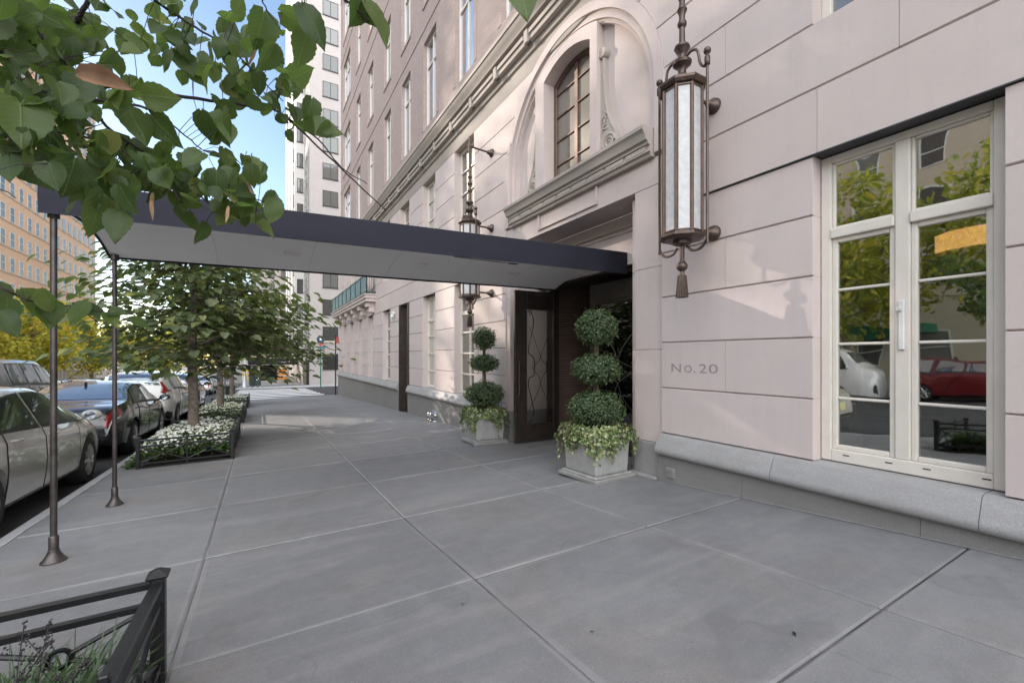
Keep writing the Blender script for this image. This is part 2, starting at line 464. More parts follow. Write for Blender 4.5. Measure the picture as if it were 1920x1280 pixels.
# ================================================================ ground, road, pavement
YJ = [round(.96+1.53*k, 3) for k in range(-7, 18)]          # cross joints
XJ = [-1.88, -.353, 1.177, 2.707]                           # long joints
def sheet(name, mat, xs, ys, zf, kind='structure'):
    mb = MB(); mb.grid([[(x, y, zf(x, y)) for x in xs] for y in ys])
    return tag(mb.build(name, mat, smooth=180), kind=kind)
def fr(a, b, n): return [a+(b-a)*i/n for i in range(n+1)]
YS = fr(-60, -8, 8)[:-1]+fr(-8, 30, 76)[:-1]+fr(30, 130, 40)+[180, 300, 600, 1200]
sheet('ground', M['ground'], [-900, -300, -100, -40, -19, 5, 40, 120, 400, 900], YS, lambda x, y: -CAM_H+g(y)-.5)
sheet('road', M['asphalt'], fr(-17.8, -1.99, 6), YS[:-2], lambda x, y: ROAD(y)+.06*max(0, 1-abs((x+10)/8)))
tag(sheet('far_pavement', M['kerb'], [-26, -17.8], YS[:-2], lambda x, y: ROAD(y)+.15), kind='structure')
mb = MB(); mb.grid([[(-17.8, y, ROAD(y)-.1), (-17.8, y, ROAD(y)+.155)] for y in YS[:-2]])
tag(mb.build('far_kerb', M['kerb']), kind='structure')
sheet('side_road', M['asphalt'], fr(-1.99, 80, 12), fr(27.5, 50.6, 20), lambda x, y: ROAD(y)+.045)

def flags(name, xs, ys, zf, mat, gap=.0045):
    mb = MB()
    for i in range(len(xs)-1):
        for j in range(len(ys)-1):
            x0, x1, y0, y1 = xs[i]+gap, xs[i+1]-gap, ys[j]+gap, ys[j+1]-gap
            if x1-x0 < .05 or y1-y0 < .05: continue
            gx = [x0, x0+.012]+fr(x0+.012, x1-.012, 4)[1:-1]+[x1-.012, x1]
            gy = [y0, y0+.012]+fr(y0+.012, y1-.012, 4)[1:-1]+[y1-.012, y1]
            dz = random.uniform(-.0015, .0015)
            rows = []
            for b, yy in enumerate(gy):
                row = []
                for a, xx in enumerate(gx):
                    e = (a in (0, len(gx)-1)) or (b in (0, len(gy)-1))
                    row.append((xx, yy, zf(xx, yy)+dz-(.008 if e else 0)))
                rows.append(row)
            mb.grid(rows)
    return tag(mb.build(name, mat, smooth=18), kind='structure')
ysn = [-8]+[y for y in YJ if -8 < y < 27.3]+[27.6]
flags('pavement', XJ+[3.992], ysn, G, M['sidewalk'])
flags('entrance_floor', [3.992, 5.0], [3.9, 5.4, 6.95], lambda x, y: G(3.992, y)+.001, M['sidewalk'])
sheet('pavement_bed', M['joint'], [-1.9, 0, 2, 5.05], fr(-8, 27.6, 60), lambda x, y: G(min(x, 4.0), y)-.0085)
ysf = [50.6+1.6*k for k in range(36)]
flags('far_corner_pavement', [-1.88, -.3, 1.3, 2.9, 4.7], ysf, lambda x, y: G(x, y), M['sidewalk'])
# the pale mortar lines of some joints, along the kerb and along the foot of the wall
def strip(pts, w, mat_, name, jit=.3):
    mb = MB(); rows = []
    for k, (x, y) in enumerate(pts):
        a = pts[max(0, k-1)]; b = pts[min(len(pts)-1, k+1)]
        d = Vector((b[0]-a[0], b[1]-a[1], 0)).normalized(); n = Vector((-d.y, d.x, 0))
        ww = w*random.uniform(1-jit, 1+jit)
        rows.append([(x-n.x*ww/2, y-n.y*ww/2, G(x, y)-.003), (x+n.x*ww/2, y+n.y*ww/2, G(x, y)-.003)])
    mb.grid(rows); return mb
mbs = MB()
for (pts, w) in (([(.3+.1*i, 4.02) for i in range(34)], .013), ([(-1.88, -2+.25*i) for i in range(118)], .02),
                 ([(-.353+.1*i, 4.02) for i in range(7)], .012),
                 ([(1.177, 4.05+.12*i) for i in range(30)], .010), ([(3.978, -3+.2*i) for i in range(32)], .016), ([(3.978, 7.2+.2*i) for i in range(100)], .016)):
    q = strip(pts, w, None, ''); n = len(mbs.v); mbs.v += q.v; mbs.f += [tuple(i+n for i in f) for f in q.f]
mbs.v = [(x, y, z+.0055) for x, y, z in mbs.v]
tag(mbs.build('pavement_mortar', M['mortar']), kind='structure')

# kerb stones
mb = MB(); y = -8.0
while y < 27.4:
    y1 = min(y+2.4, 27.5)
    ys = fr(y+.004, y1-.004, 6)
    for a, b in zip(ys, ys[1:]):
        n = len(mb.v)
        za, zb = G(-1.9, a), G(-1.9, b)
        prof = [(-1.888, 0.002), (-1.975, 0.0), (-1.99, -.02), (-1.992, -.3)]
        rows = [[(px, yy, zz+pz) for px, pz in prof] for yy, zz in ((a, za), (b, zb))]
        mb.grid(rows)
    y = y1
tag(mb.build('kerb', M['kerb'], smooth=40), kind='structure')
mb = MB(); mb.grid([[(-1.98, yy, G(-1.98, yy)+.01), (-1.995, yy, G(-1.98, yy)-.3)] for yy in fr(50.6, 110, 30)])
mb.grid([[(xx, 50.6, G(xx, 50.6)), (xx, 50.55, G(xx, 50.6)-.3)] for xx in fr(-1.98, 30, 20)])
mb.grid([[(xx, 27.6, G(min(xx, 4), 27.6)), (xx, 27.63, G(min(xx, 4), 27.6)-.3)] for xx in fr(-1.98, 14, 20)])
tag(mb.build('corner_kerb', M['kerb']), kind='structure')
mb = MB()
for k in range(8):
    y0 = 29.6+k*2.35
    mb.grid([[(-1.5, yy, ROAD(yy)+.052), (1.2, yy, ROAD(yy)+.052), (3.9, yy, ROAD(yy)+.052)] for yy in (y0, y0+.55, y0+1.1)])
tag(mb.build('crosswalk', M['paint_white']), kind='structure')
mb = MB()
for xx in (-5.4, -8.6, -11.8):
    yy = -10
    while yy < 110:
        mb.grid([[(xx-.06, q, ROAD(q)+.07), (xx+.06, q, ROAD(q)+.07)] for q in (yy, yy+1.5, yy+3)]); yy += 9
tag(mb.build('lane_marking', M['paint_white']), kind='structure')

# ================================================================ the stone building with the entrance
XF, XB = 4.04, 4.32
ZJ = [-.88, -.36, .16, .68, 1.19, 1.69, 2.25, 2.80, 3.32, 3.84, 4.36, 4.87]
BL = thing('stone_building', 'pale limestone apartment house with buff brick upper floors along the right of the pavement', 'building', (4.3, 12, G(4, 12)))
LOW = [(.81, 1.91), (8.6, 9.7), (11, 12.05), (15.6, 16.66), (18.3, 19.27), (20.45, 21.3), (22.5, 23.4), (24.5, 25.4)]
UP = [(-1.75, -.65), (.81, 1.91), (8.6, 9.7), (11, 12.05), (13.3, 14.35), (15.6, 16.66), (18.3, 19.27), (20.45, 21.3), (22.5, 23.4), (24.5, 25.4)]
LOWR = [(-1.75, -.65)]+LOW
DOOR_SIDE = (13.3, 14.35)
AC, AZ = 5.35, 3.2                                   # centre of the blind arch
EY0, EY1 = 3.5, 7.2
def arch_dy(z, R): return sqrt(max(R*R-(z-AZ)**2, 0)) if z > AZ else R
def block(mb, y0, y1, z0, z1):
    f0 = y0 if callable(y0) else (lambda z: y0); f1 = y1 if callable(y1) else (lambda z: y1)
    lv = [(z0+.001, XF+.022), (z0+.011, XF)]+[(z0+.011+(z1-z0-.021)*k/5, XF) for k in range(1, 5)]+[(z1-.010, XF), (z1-.001, XF+.022)]
    rows = [[(XB, f0(z), z), (x, f0(z), z), (x, f1(z), z), (XB, f1(z), z)] for z, x in lv]
    mb.grid(rows)
wall = MB(); wall2 = MB()
for ci in range(len(ZJ)-1):
    z0, z1 = ZJ[ci], ZJ[ci+1]; zm = (z0+z1)/2
    ops = []
    if zm < 1.69: ops += LOWR+[DOOR_SIDE]
    elif zm > 2.80: ops += UP
    ent = None
    if zm < AZ+.2: ops.append((EY0, EY1))
    else:
        R = 1.885
        if z1 < AZ+R:
            ent = True; d = arch_dy(zm, R); ops.append((AC-d, AC+d))
        elif z0 < AZ+R: ent = 'top'
    ops.sort(); cur = -3.0; segs = []
    for a, b in ops+[(27.0, 27.0)]:
        if a-cur > .02: segs.append((cur, a))
        cur = max(cur, b)
    for a, b in segs:
        n = max(1, round((b-a)/1.45)) if ci % 2 else max(1, round((b-a)/2.2))
        if ci % 2 and b-a > .95 and n < 2: n = 2 if b-a > 1.2 else n
        cuts = [a+(b-a)*k/n for k in range(n+1)]
        for k in range(n):
            ya, yb = cuts[k]+(.0018 if k else 0), cuts[k+1]-(.0018 if k < n-1 else 0)
            if ent is True and abs(b-(AC-arch_dy(zm, 1.885))) < 1e-6 and k == n-1: yb = lambda z: AC-arch_dy(z, 1.885)
            if ent is True and abs(a-(AC+arch_dy(zm, 1.885))) < 1e-6 and k == 0: ya = lambda z: AC+arch_dy(z, 1.885)
            if ent == 'top' and not callable(ya) and ya < AC < yb: pass
            block(wall if not callable(ya) and ya > 5 else wall2, ya, yb, z0, z1)
wall.build('stone_wall', M['stone'], BL, smooth=None); wall2.build('stone_wall', M['stone'], BL, smooth=None)
# core behind the blocks (keeps the joints closed) and the building's body
mb = MB()
mb.box(4.9, 16, 7.3, 27, -3.2, 4.87); mb.box(4.46, 16, -3, 27, 5.0, 30)
mb.box(XB, 16, 26.6, 27.0, -3.2, 5.0)
mb.build('building_core', M['brick_sill'], BL)

# plinth with its rounded moulding
prof = [(4.2, -.882), (4.03, -.884), (3.995, -.893), (3.972, -.925), (3.945, -.985), (3.922, -1.035), (3.915, -1.06), (3.917, -1.085), (3.93, -1.105), (3.955, -1.117), (3.992, -1.125), (4.2, -1.128)]
for a, b in ((-3.0, 3.5), (7.2, 13.3), (14.35, 27.0)):
    pl, mo = MB(), MB()
    n = max(1, round((b-a)/1.22)); cuts = [a+(b-a)*k/n for k in range(n+1)]
    for k in range(n):
        mo.prism_y(prof, cuts[k]+.002, cuts[k+1]-.002)
        ys = (cuts[k]+.0015+.3, cuts[k+1]-.0015+.3) if k < n-1 else (cuts[k]+.3015, b)
        ys = (a, ys[1]) if k == 0 else ys
        pl.box(3.985, 4.3, ys[0], ys[1], -3.2, -1.127)
    mo.build('plinth_moulding', M['granite'], BL, smooth=35)
    pl.build('plinth', M['granite_lower'], BL)

# entrance surround
sm = MB()
def stack(y0, y1, x0, x1, zs):
    for a, b in zip(zs, zs[1:]): sm.box(x0, x1, y0, y1, a+.0015, b-.0015)
stack(3.503, 3.94, 4.06, 4.90, [-1.02, .08, 1.06, 2.03]); stack(7.06, 7.197, 4.06, 4.90, [-1.02, .08, 1.06, 2.03])
stack(3.942, 4.08, 4.16, 4.88, [-1.02, .08, 1.06, 2.0])
stack(6.98, 7.058, 4.16, 4.88, [-1.02, .08, 1.06, 2.0])
sm.box(4.06, 4.57, 3.503, 7.197, 2.032, 2.36)                                   # lintel
sm.box(4.572, 4.85, 4.082, 6.978, 1.31, 2.03)                                     # back of the recess
sm.box(4.53, 4.574, 4.09, 6.97, 1.84, 1.875); sm.box(4.545, 4.575, 4.09, 6.97, 1.775, 1.80)
for (a, b, c, d) in ((4.62, 6.1, 2.10, 2.135), (4.62, 4.66, 2.138, 2.358), (6.06, 6.1, 2.138, 2.358)):
    sm.box(4.03, 4.062, a, b, c, d)
sm.build('entrance_surround', M['stone_smooth'], BL, bevel=.006)
mb = MB(); mb.box(4.05, 4.90, 7.055, 7.197, -2.0, -1.022); mb.build('surround_base', M['granite'], BL, bevel=.01)
mb = MB(); mb.box(4.05, 4.90, 3.503, 3.945, -1.9, -1.022); mb.box(4.15, 4.88, 3.947, 4.085, -1.9, -1.022)
mb.box(3.97, 4.05, 3.53, 3.96, -1.9, G(4, 3.7)+.028)
mb.build('surround_base', M['granite'], BL, bevel=.01)
# hood cornice over the door
hp = [(4.1, 2.362), (3.995, 2.362), (3.985, 2.40), (3.955, 2.41), (3.955, 2.425), (3.975, 2.428), (3.975, 2.492), (3.945, 2.495), (3.94, 2.525),
      (3.905, 2.54), (3.90, 2.555), (3.885, 2.60), (3.86, 2.635), (3.845, 2.645), (3.84, 2.685), (4.19, 2.715), (4.19, 2.5)]
mb = MB(); mb.prism_y(hp, 3.62, 6.95)
y = 3.68
while y < 6.8:
    mb.box(3.957, 3.976, y, y+.32, 2.434, 2.486); y += .36
mb.build('door_hood', M['stone_trim'], BL, smooth=30)
# blind arch: mouldings, tympanum, surround of the arched window
def arc(R, a0, a1, n): return [(AC+R*cos(a0+(a1-a0)*k/n), AZ+R*sin(a0+(a1-a0)*k/n)) for k in range(n+1)]
ar = MB()
for (Ri, Ro, x0) in ((1.745, 1.882, 4.03), (1.65, 1.743, 4.075), (1.60, 1.648, 4.12)):
    N = 40
    o_, i_ = arc(Ro, 0, pi, N), arc(Ri, 0, pi, N)
    o_ = [(AC+Ro, 2.40)]+o_+[(AC-Ro, 2.40)]; i_ = [(AC+Ri, 2.40)]+i_+[(AC-Ri, 2.40)]
    rows = [[(x0, *o_[k]), (x0, *i_[k]), (4.33, *i_[k])] for k in range(len(o_))]
    rows = [[(4.33, *o_[k])]+rows[k] for k in range(len(o_))]
    ar.grid(rows)
ar.build('arch_moulding', M['stone_smooth'], BL, smooth=35)
ty = MB()
SY0, SY1 = 4.65, 6.21; OY0, OY1, OZ = 4.80, 5.96, 4.50
def ztop(y, R=1.62): return AZ+sqrt(max(R*R-(y-AC)**2, 0))
def col(y0, y1, x0, zb, n=14):
    pts = [(y0, zb), (y1, zb)]+[(y1+(y0-y1)*k/n, ztop(y1+(y0-y1)*k/n) if abs(y1+(y0-y1)*k/n-AC) < 1.62 else AZ) for k in range(n+1)]
    ty.prism_x(pts, x0, 4.36)
col(AC-1.62, SY0-.001, 4.195, 2.45); col(SY1+.001, AC+1.62, 4.195, 2.45)
col(SY0, OY0, 4.062, 2.70); col(OY1, SY1, 4.062, 2.70)
def head(y): return OZ+.17*(1-((y-(OY0+OY1)/2)/((OY1-OY0)/2))**2)
n = 16; ysx = [OY0+(OY1-OY0)*k/n for k in range(n+1)]
ty.prism_x([(y, head(y)) for y in ysx]+[(y, ztop(y)) for y in reversed(ysx)], 4.062, 4.36)
ty.build('tympanum', M['stone_smooth'], BL, smooth=30)
# scrolled consoles beside the arched window
def console(sgn, ybase):
    mb = MB(); out = []
    tab = [(2.72, .20), (2.80, .30), (2.92, .335), (3.05, .30), (3.18, .225), (3.4, .15), (3.7, .105), (4.0, .085), (4.12, .085)]
    zs = [2.72+1.4*k/40 for k in range(41)]
    out = [(ybase, 2.72)]+[(ybase-sgn*interp(tab, z), z) for z in zs]+[(ybase, 4.12)]
    mb.prism_x(out, 4.13, 4.196)
    mb.lathe([(.0, 0), (.065, 0), (.075, .02), (.075, .09), (.05, .1)], (4.10, ybase-sgn*.055, 4.20), 14, 'x')
    edge = [(4.13, ybase-sgn*(interp(tab, z)-.02), z) for z in zs[3:]]
    mb.tube(edge, .018, 6)
    sp = [(4.125, ybase-sgn*.17+.0+ (.125-.10*k/40)*cos(k*.36)*sgn*-1, 2.91+(.125-.10*k/40)*sin(k*.36)) for k in range(41)]
    mb.tube(sp, [.024-.010*k/40 for k in range(41)], 6)
    for k in range(5):
        a = 1.0+.28*k
        mb.tube([(4.13, ybase-sgn*.03, 3.08+.05*k), (4.12, ybase-sgn*(.06+.02*k), 3.14+.045*k), (4.13, ybase-sgn*(.15-.02*k), 3.12+.07*k)], .014, 5)
    return mb
console(1, SY0-.001).build('scroll_console', M['stone_trim'], BL, smooth=40)
console(-1, SY1+.001).build('scroll_console', M['stone_trim'], BL, smooth=40)

# main cornice with its long blocks
cp = [(4.32, 4.872), (4.055, 4.873), (4.04, 4.90), (4.04, 5.16), (4.0, 5.175), (3.985, 5.22), (3.985, 5.47), (3.83, 5.485), (3.815, 5.53), (3.775, 5.57), (3.745, 5.63), (3.735, 5.66),
      (3.715, 5.665), (3.715, 5.735), (4.15, 5.85), (4.32, 5.85)]
mb = MB(); mb.prism_y(cp, -3.0, 27.12)
y = -2.6
while y < 26.8:
    mb.box(3.90, 3.99, y, y+.98, 5.27, 5.43); mb.box(3.86, 3.90, y+.985, y+1.09, 5.25, 5.46); mb.box(3.87, 3.90, y+.03, y+.95, 5.36, 5.43); y += 1.11
mb.build('main_cornice', M['stone_trim'], BL, smooth=30)

# upper brick wall
BR = [(6.55, 9.05), (10.15, 12.45), (13.9, 16.3), (17.6, 20.0), (21.2, 23.6)]
BC = [(6.5, 7.55), (8.84, 9.88), (11.2, 12.26), (13.5, 14.5), (15.87, 16.85), (18.67, 19.75), (21.3, 22.36), (23.95, 26.1)]
mb = MB(); XW = 4.15
zc = 5.852
for (a, b) in BR+[(30, 30)]:
    if a-zc > .01: mb.box(XW, XW+.3, -3, 27.05, zc, a)
    if b > a:
        cur = -3.0
        for (p, q) in BC+[(27.05, 27.05)]:
            if p-cur > .01: mb.box(XW, XW+.3, cur, p, a, b)
            cur = q
    zc = b
mb.build('brick_wall', M['brick'], BL)
mb = MB()
for zz in (9.42, 13.1, 16.75, 20.45): mb.box(XW-.018, XW+.05, -3, 27.06, zz, zz+.09)
for (a, b) in BR[1:]:
    for (p, q) in BC: mb.box(XW-.03, XW+.12, p-.04, q+.04, a-.10, a-.002)
for (a, b) in BR:
    for (p, q) in BC:
        mb.box(XW-.012, XW+.05, p-.14, p-.002, a, b+.12); mb.box(XW-.012, XW+.05, q+.002, q+.14, a, b+.12)
mb.build('brick_trim', M['brick'], BL)

def window(parent, x, y0, y1, z0, z1, vs=(), hs=(), pane=None, frame=None, fw=.055, dep=.07, mw=.04, sillm=None):
    mb = MB(); frame = frame or M['frame']
    mb.box(x, x+dep, y0, y0+fw, z0, z1); mb.box(x, x+dep, y1-fw, y1, z0, z1)
    mb.box(x, x+dep, y0+fw, y1-fw, z0, z0+fw); mb.box(x, x+dep, y0+fw, y1-fw, z1-fw, z1)
    for f in vs:
        c = y0+(y1-y0)*f; mb.box(x+.004, x+dep-.004, c-mw/2, c+mw/2, z0+fw, z1-fw)
    for f in hs:
        w = mw
        if isinstance(f, tuple): f, w = f
        c = z0+(z1-z0)*f; mb.box(x+.008, x+dep-.008, y0+fw, y1-fw, c-w/2, c+w/2)
    w = mb.build('window', frame, parent, bevel=.006)
    p = MB(); xx = x+dep*.6
    p.box(xx, xx+.012, y0+fw*.6, y1-fw*.6, z0+fw*.6, z1-fw*.6)
    p.build('pane', pane or M['pane_dark'], w)
    if sillm: 
        s = MB(); s.box(*sillm[:6]); s.build('sill', M['stone_trim'], w)
    return w
for ri, (a, b) in enumerate(BR):
    for ci, (p, q) in enumerate(BC):
        if ci == 7: window(BL, 4.24, p, q, a, b, (.33, .67), ((.72, .06),), M['pane_sky'])
        else: window(BL, 4.24, p, q, a, b, (.5,), ((.72, .06),), M['pane_sky'])
for (p, q) in LOW[1:]: window(BL, 4.19, p, q, -.875, 1.685, (.5,), ((.74, .09), .18, .37, .56), M['pane_dark'], fw=.07)
for (p, q) in UP: window(BL, 4.19, p, q, 2.805, 4.865, (.5,), (.25, .5, .75), M['pane_dark'], fw=.07)
window(BL, 4.19, -1.75, -.65, -.875, 1.685, (.5,), ((.74, .09), .18, .37, .56), M['pane_dark'], fw=.07)

# arched window over the hood
def arched_window():
    x, dep = 4.27, .06
    ys = [OY0+.0+(OY1-OY0)*k/16 for k in range(17)]
    yc, hw = (OY0+OY1)/2, (OY1-OY0)/2
    def pt(y, ins): return (yc+(y-yc)*(hw-ins)/hw, head(y)-ins)
    ot = [(y, head(y)) for y in ys]; it = [pt(y, .07) for y in ys]
    mb = MB()
    o_ = [(OY0, 2.70)]+ot+[(OY1, 2.70)]; i_ = [(OY0+.07, 2.77)]+it+[(OY1-.07, 2.77)]
    o_.append(o_[0]); i_.append(i_[0])
    mb.grid([[(x+dep, *o_[k]), (x, *o_[k]), (x, *i_[k]), (x+dep, *i_[k])] for k in range(len(o_))])
    mb.box(x+.004, x+dep, yc-.04, yc+.04, 2.77, 4.59)
    for zz in (3.15, 3.55, 3.95, 4.32): mb.box(x+.012, x+dep-.006, OY0+.07, OY1-.07, zz-.012, zz+.012)
    w = mb.build('arched_window', M['bronze_frame'], BL, bevel=.005)
    p = MB(); p.prism_x([(OY0+.03, 2.74), (OY1-.03, 2.74)]+[pt(y, .04) for y in reversed(ys)], x+.036, x+.046)
    p.build('pane', M['pane_dark'], w)
arched_window()

# the big window at the right
def big_window():
    y0, y1, z0, z1, x = .815, 1.905, -.875, 1.685, 4.17
    tr = 1.03
    mb = MB(); D = .11
    mb.box(x, x+D, y0, y0+.075, z0, z1); mb.box(x, x+D, y1-.075, y1, z0, z1)
    mb.box(x, x+D, y0+.075, y1-.075, z0, z0+.10); mb.box(x, x+D, y0+.075, y1-.075, z1-.06, z1)
    c = (y0+y1)/2
    mb.box(x+.004, x+D-.004, c-.045, c+.045, z0+.10, z1-.06)
    mb.box(x-.012, x+D-.01, y0+.075, c-.047, tr-.04, tr+.04); mb.box(x-.012, x+D-.01, c+.047, y1-.075, tr-.04, tr+.04)
    for a, b in ((y0+.075, c-.045), (c+.045, y1-.075)):
        mb.box(x+.02, x+.075, a, a+.038, z0+.10, tr-.04); mb.box(x+.02, x+.075, b-.038, b, z0+.10, tr-.04)
        mb.box(x+.02, x+.075, a+.038, b-.038, z0+.10, z0+.138); mb.box(x+.02, x+.075, a+.038, b-.038, tr-.078, tr-.04)
        for zz in (.556, .104, -.348): mb.box(x+.03, x+.07, a+.038, b-.038, zz-.011, zz+.011)
        mb.box(x+.025, x+.07, a, a+.022, tr+.04, z1-.06); mb.box(x+.025, x+.07, b-.022, b, tr+.04, z1-.06)
        mb.box(x+.025, x+.07, a+.022, b-.022, tr+.04, tr+.062); mb.box(x+.025, x+.07, a+.022, b-.022, z1-.082, z1-.06)
    w = tag(mb.build('window', M['frame'], BL, bevel=.008, seg=2), 'large cream casement window with a transom, nearest the viewer')
    p = MB(); p.box(x+.045, x+.055, y0+.06, y1-.06, z0+.07, z1-.05)
    p.build('pane', M['pane_see'], w)
    h = MB(); h.box(x-.02, x+.003, c-.017, c+.017, .05, .42); h.box(x-.035, x-.018, c-.006, c+.03, .34, .37)
    h.build('window_handle', M['white_plastic'], w, bevel=.004)
    for yy in (1.72, 1.44, 1.22, .92):
        s = MB(); s.box(x-.002, x+.02, yy-.022, yy+.022, z0+.058, z0+.066); s.build('weep_slot', M['gap'], w)
    lt = MB(); lt.box(4.055, 4.30, y0-.012, y1+.012, z1+.0065, z1+.03); lt.box(4.02, 4.06, -3, 3.45, z1+.003, z1+.012)
    lt.build('lintel_flashing', M['metal_edge'], BL)
big_window()
# the room behind it
M['room_wall'] = simple('room_wall', (.30, .26, .21), .8)
M['room_floor'] = simple('room_floor', (.05, .04, .033), .4)
M['room_dark'] = simple('room_dark', (.035, .03, .03), .6)
M['bench_wood'] = simple('bench_wood', (.20, .10, .05), .5)
M['curtain'] = simple('curtain', (.50, .44, .34), .8)
mb = MB(); mb.box(4.30, 8.6, -2.9, 3.4, -1.25, -1.15); mb.build('room_floor', M['room_floor'], BL)
mb = MB(); mb.box(8.6, 8.7, -3, 3.4, -1.15, 2.1); mb.box(4.33, 8.6, -3.0, -2.9, -1.15, 2.1); mb.box(4.33, 8.6, 3.4, 3.5, -1.15, 2.1); mb.box(4.33, 8.7, -3, 3.5, 2.1, 2.2)
mb.build('room_wall', M['room_wall'], BL)
mb = MB()
for k in range(9):
    mb.tube([(4.37+.02*(k % 2), 1.70+.026*k, -1.14), (4.37+.02*(k % 2), 1.70+.026*k, 1.9)], .022, 8)
tag(mb.build('curtain', M['curtain'], smooth=60), 'beige curtain hanging inside the left edge of the big window', 'curtain')
b = thing('room_bench', 'low dark bench with a wooden edge standing inside the big window', 'bench', (5.6, .9, -1.15))
mb = MB(); mb.box(5.2, 6.1, -1.5, 2.4, -.60, -.56); mb.build('bench_top', M['bench_wood'], b, bevel=.008)
mb = MB(); mb.box(5.25, 6.05, -1.45, 2.35, -1.15, -.602); mb.build('bench_base', M['room_dark'], b, bevel=.008)
p = thing('pendant_lamp', 'glowing amber drum pendant lamp hanging in the room behind the big window', 'lamp', (6.0, 1.33, 1.1))
M['lamp_glow'] = simple('lamp_glow', (.8, .5, .18), .6, emit=(1.0, .52, .16), estr=.95)
mb = MB(); mb.lathe([(.34, -.10), (.36, -.09), (.36, .09), (.34, .10)], (6.0, 1.33, 1.1), 12); mb.build('lamp_shade', M['lamp_glow'], p)
mb = MB(); mb.lathe([(.372, .088), (.372, .105), (.30, .11)], (6.0, 1.33, 1.1), 12); mb.lathe([(.30, -.112), (.372, -.105), (.372, -.088)], (6.0, 1.33, 1.1), 12)
mb.tube([(6.0, 1.33, 1.21), (6.0, 1.33, 2.1)], .012, 6); mb.build('lamp_rim', M['bronze'], p)

# side door in the stone front
mb = MB(); mb.box(4.20, 4.28, 13.3, 14.35, -2.6, 1.685)
sd = mb.build('side_door', M['black_wood'], BL)
mb = MB()
for zz in ((-1.6, -.3), (-.15, 1.0), (1.12, 1.55)): mb.box(4.185, 4.202, 13.46, 14.19, zz[0], zz[1])
mb.build('door_panel', M['dark_wood'], sd, bevel=.006)
mb = MB(); mb.box(4.0, 4.20, 13.302, 13.345, -2.6, 1.683); mb.box(4.0, 4.2, 14.305, 14.348, -2.6, 1.683)
mb.build('door_frame', M['dark_wood'], sd)

# balcony
bal = MB()
bal.box(3.62, 4.06, 17.72, 27.0, 2.30, 2.42); bal.box(3.66, 4.06, 17.76, 27.0, 2.18, 2.298); bal.box(3.58, 4.06, 17.68, 27.0, 2.422, 2.47)
b = bal.build('balcony', M['stone'], BL, bevel=.01)
y = 17.95
while y < 27:
    mb = MB(); mb.box(3.72, 4.06, y, y+.36, 1.98, 2.178); mb.box(3.82, 4.06, y+.02, y+.34, 1.78, 1.978); y += 1.62
    mb.build('corbel', M['stone'], b, bevel=.01)
M['rail_green'] = simple('rail_green', (.055, .085, .085), .45, .3)
mb = MB()
for zz in (2.55, 3.25): mb.box(3.66, 3.70, 17.76, 26.96, zz-.02, zz+.02); mb.box(3.70, 4.06, 17.76, 17.79, zz-.02, zz+.02)
y = 17.76
while y < 26.9:
    mb.box(3.672, 3.688, y, y+.016, 2.47, 3.25); y += .115
y = 17.76
while y < 27:
    mb.box(3.655, 3.705, y, y+.05, 2.47, 3.3); y += 1.15
for xx in (3.78, 3.87, 3.96): mb.box(xx, xx+.016, 17.767, 17.783, 2.47, 3.25)
mb.build('balcony_rail', M['rail_green'], b)
p = MB(); p.box(3.675, 3.681, 17.8, 26.9, 2.6, 3.2)
p.build('rail_glass', mat_glass('rail_glass', (.42, .48, .47), refl=.25, see=.7), b)

# carved number: thin flat letters, the shade of the cut put into their colour
def text_mesh(body, size, ext, name, mat, parent, M4):
    cu = bpy.data.curves.new(name, 'FONT'); cu.body = body; cu.size = size; cu.extrude = ext; cu.space_character = 1.25
    cu.resolution_u = 4
    o = bpy.data.objects.new(name+'_tmp', cu); COL.objects.link(o)
    dg = bpy.context.evaluated_depsgraph_get(); me = bpy.data.meshes.new_from_object(o.evaluated_get(dg))
    bpy.data.objects.remove(o)
    me.materials.clear(); me.materials.append(mat)
    ob = bpy.data.objects.new(name, me); COL.objects.link(ob)
    me.transform(M4)
    if parent is not None:
        w = wloc(parent); me.transform(Matrix.Translation(-w)); ob.parent = parent
    return ob
# text faces -X: local x -> -Y, local y -> Z
def faceM(x, y, z): return Matrix(((0, 0, -1, x), (-1, 0, 0, y), (0, 1, 0, z), (0, 0, 0, 1)))
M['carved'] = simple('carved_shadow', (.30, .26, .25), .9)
def carved(body, ya, yb, z0, z1):
    ob = text_mesh(body, .13, .0015, 'carved_number', M['carved'], None, Matrix.Identity(4)); me = ob.data
    xs_ = [v.co.x for v in me.vertices]; ys_ = [v.co.y for v in me.vertices]
    ax, bx_, ay, by = min(xs_), max(xs_), min(ys_), max(ys_); w = wloc(BL)
    for v in me.vertices:
        fx, fy = (v.co.x-ax)/(bx_-ax), (v.co.y-ay)/(by-ay)
        v.co = Vector((XF-.0005+v.co.z, ya+(yb-ya)*fx, z0+(z1-z0)*fy))-w
    ob.parent = BL
carved('N', 3.362, 3.235, -.175, -.082); carved('O', 3.19, 3.095, -.175, -.095); carved('.', 3.07, 3.05, -.175, -.158)
carved('2', 3.005, 2.915, -.175, -.080); carved('0', 2.89, 2.785, -.175, -.080)
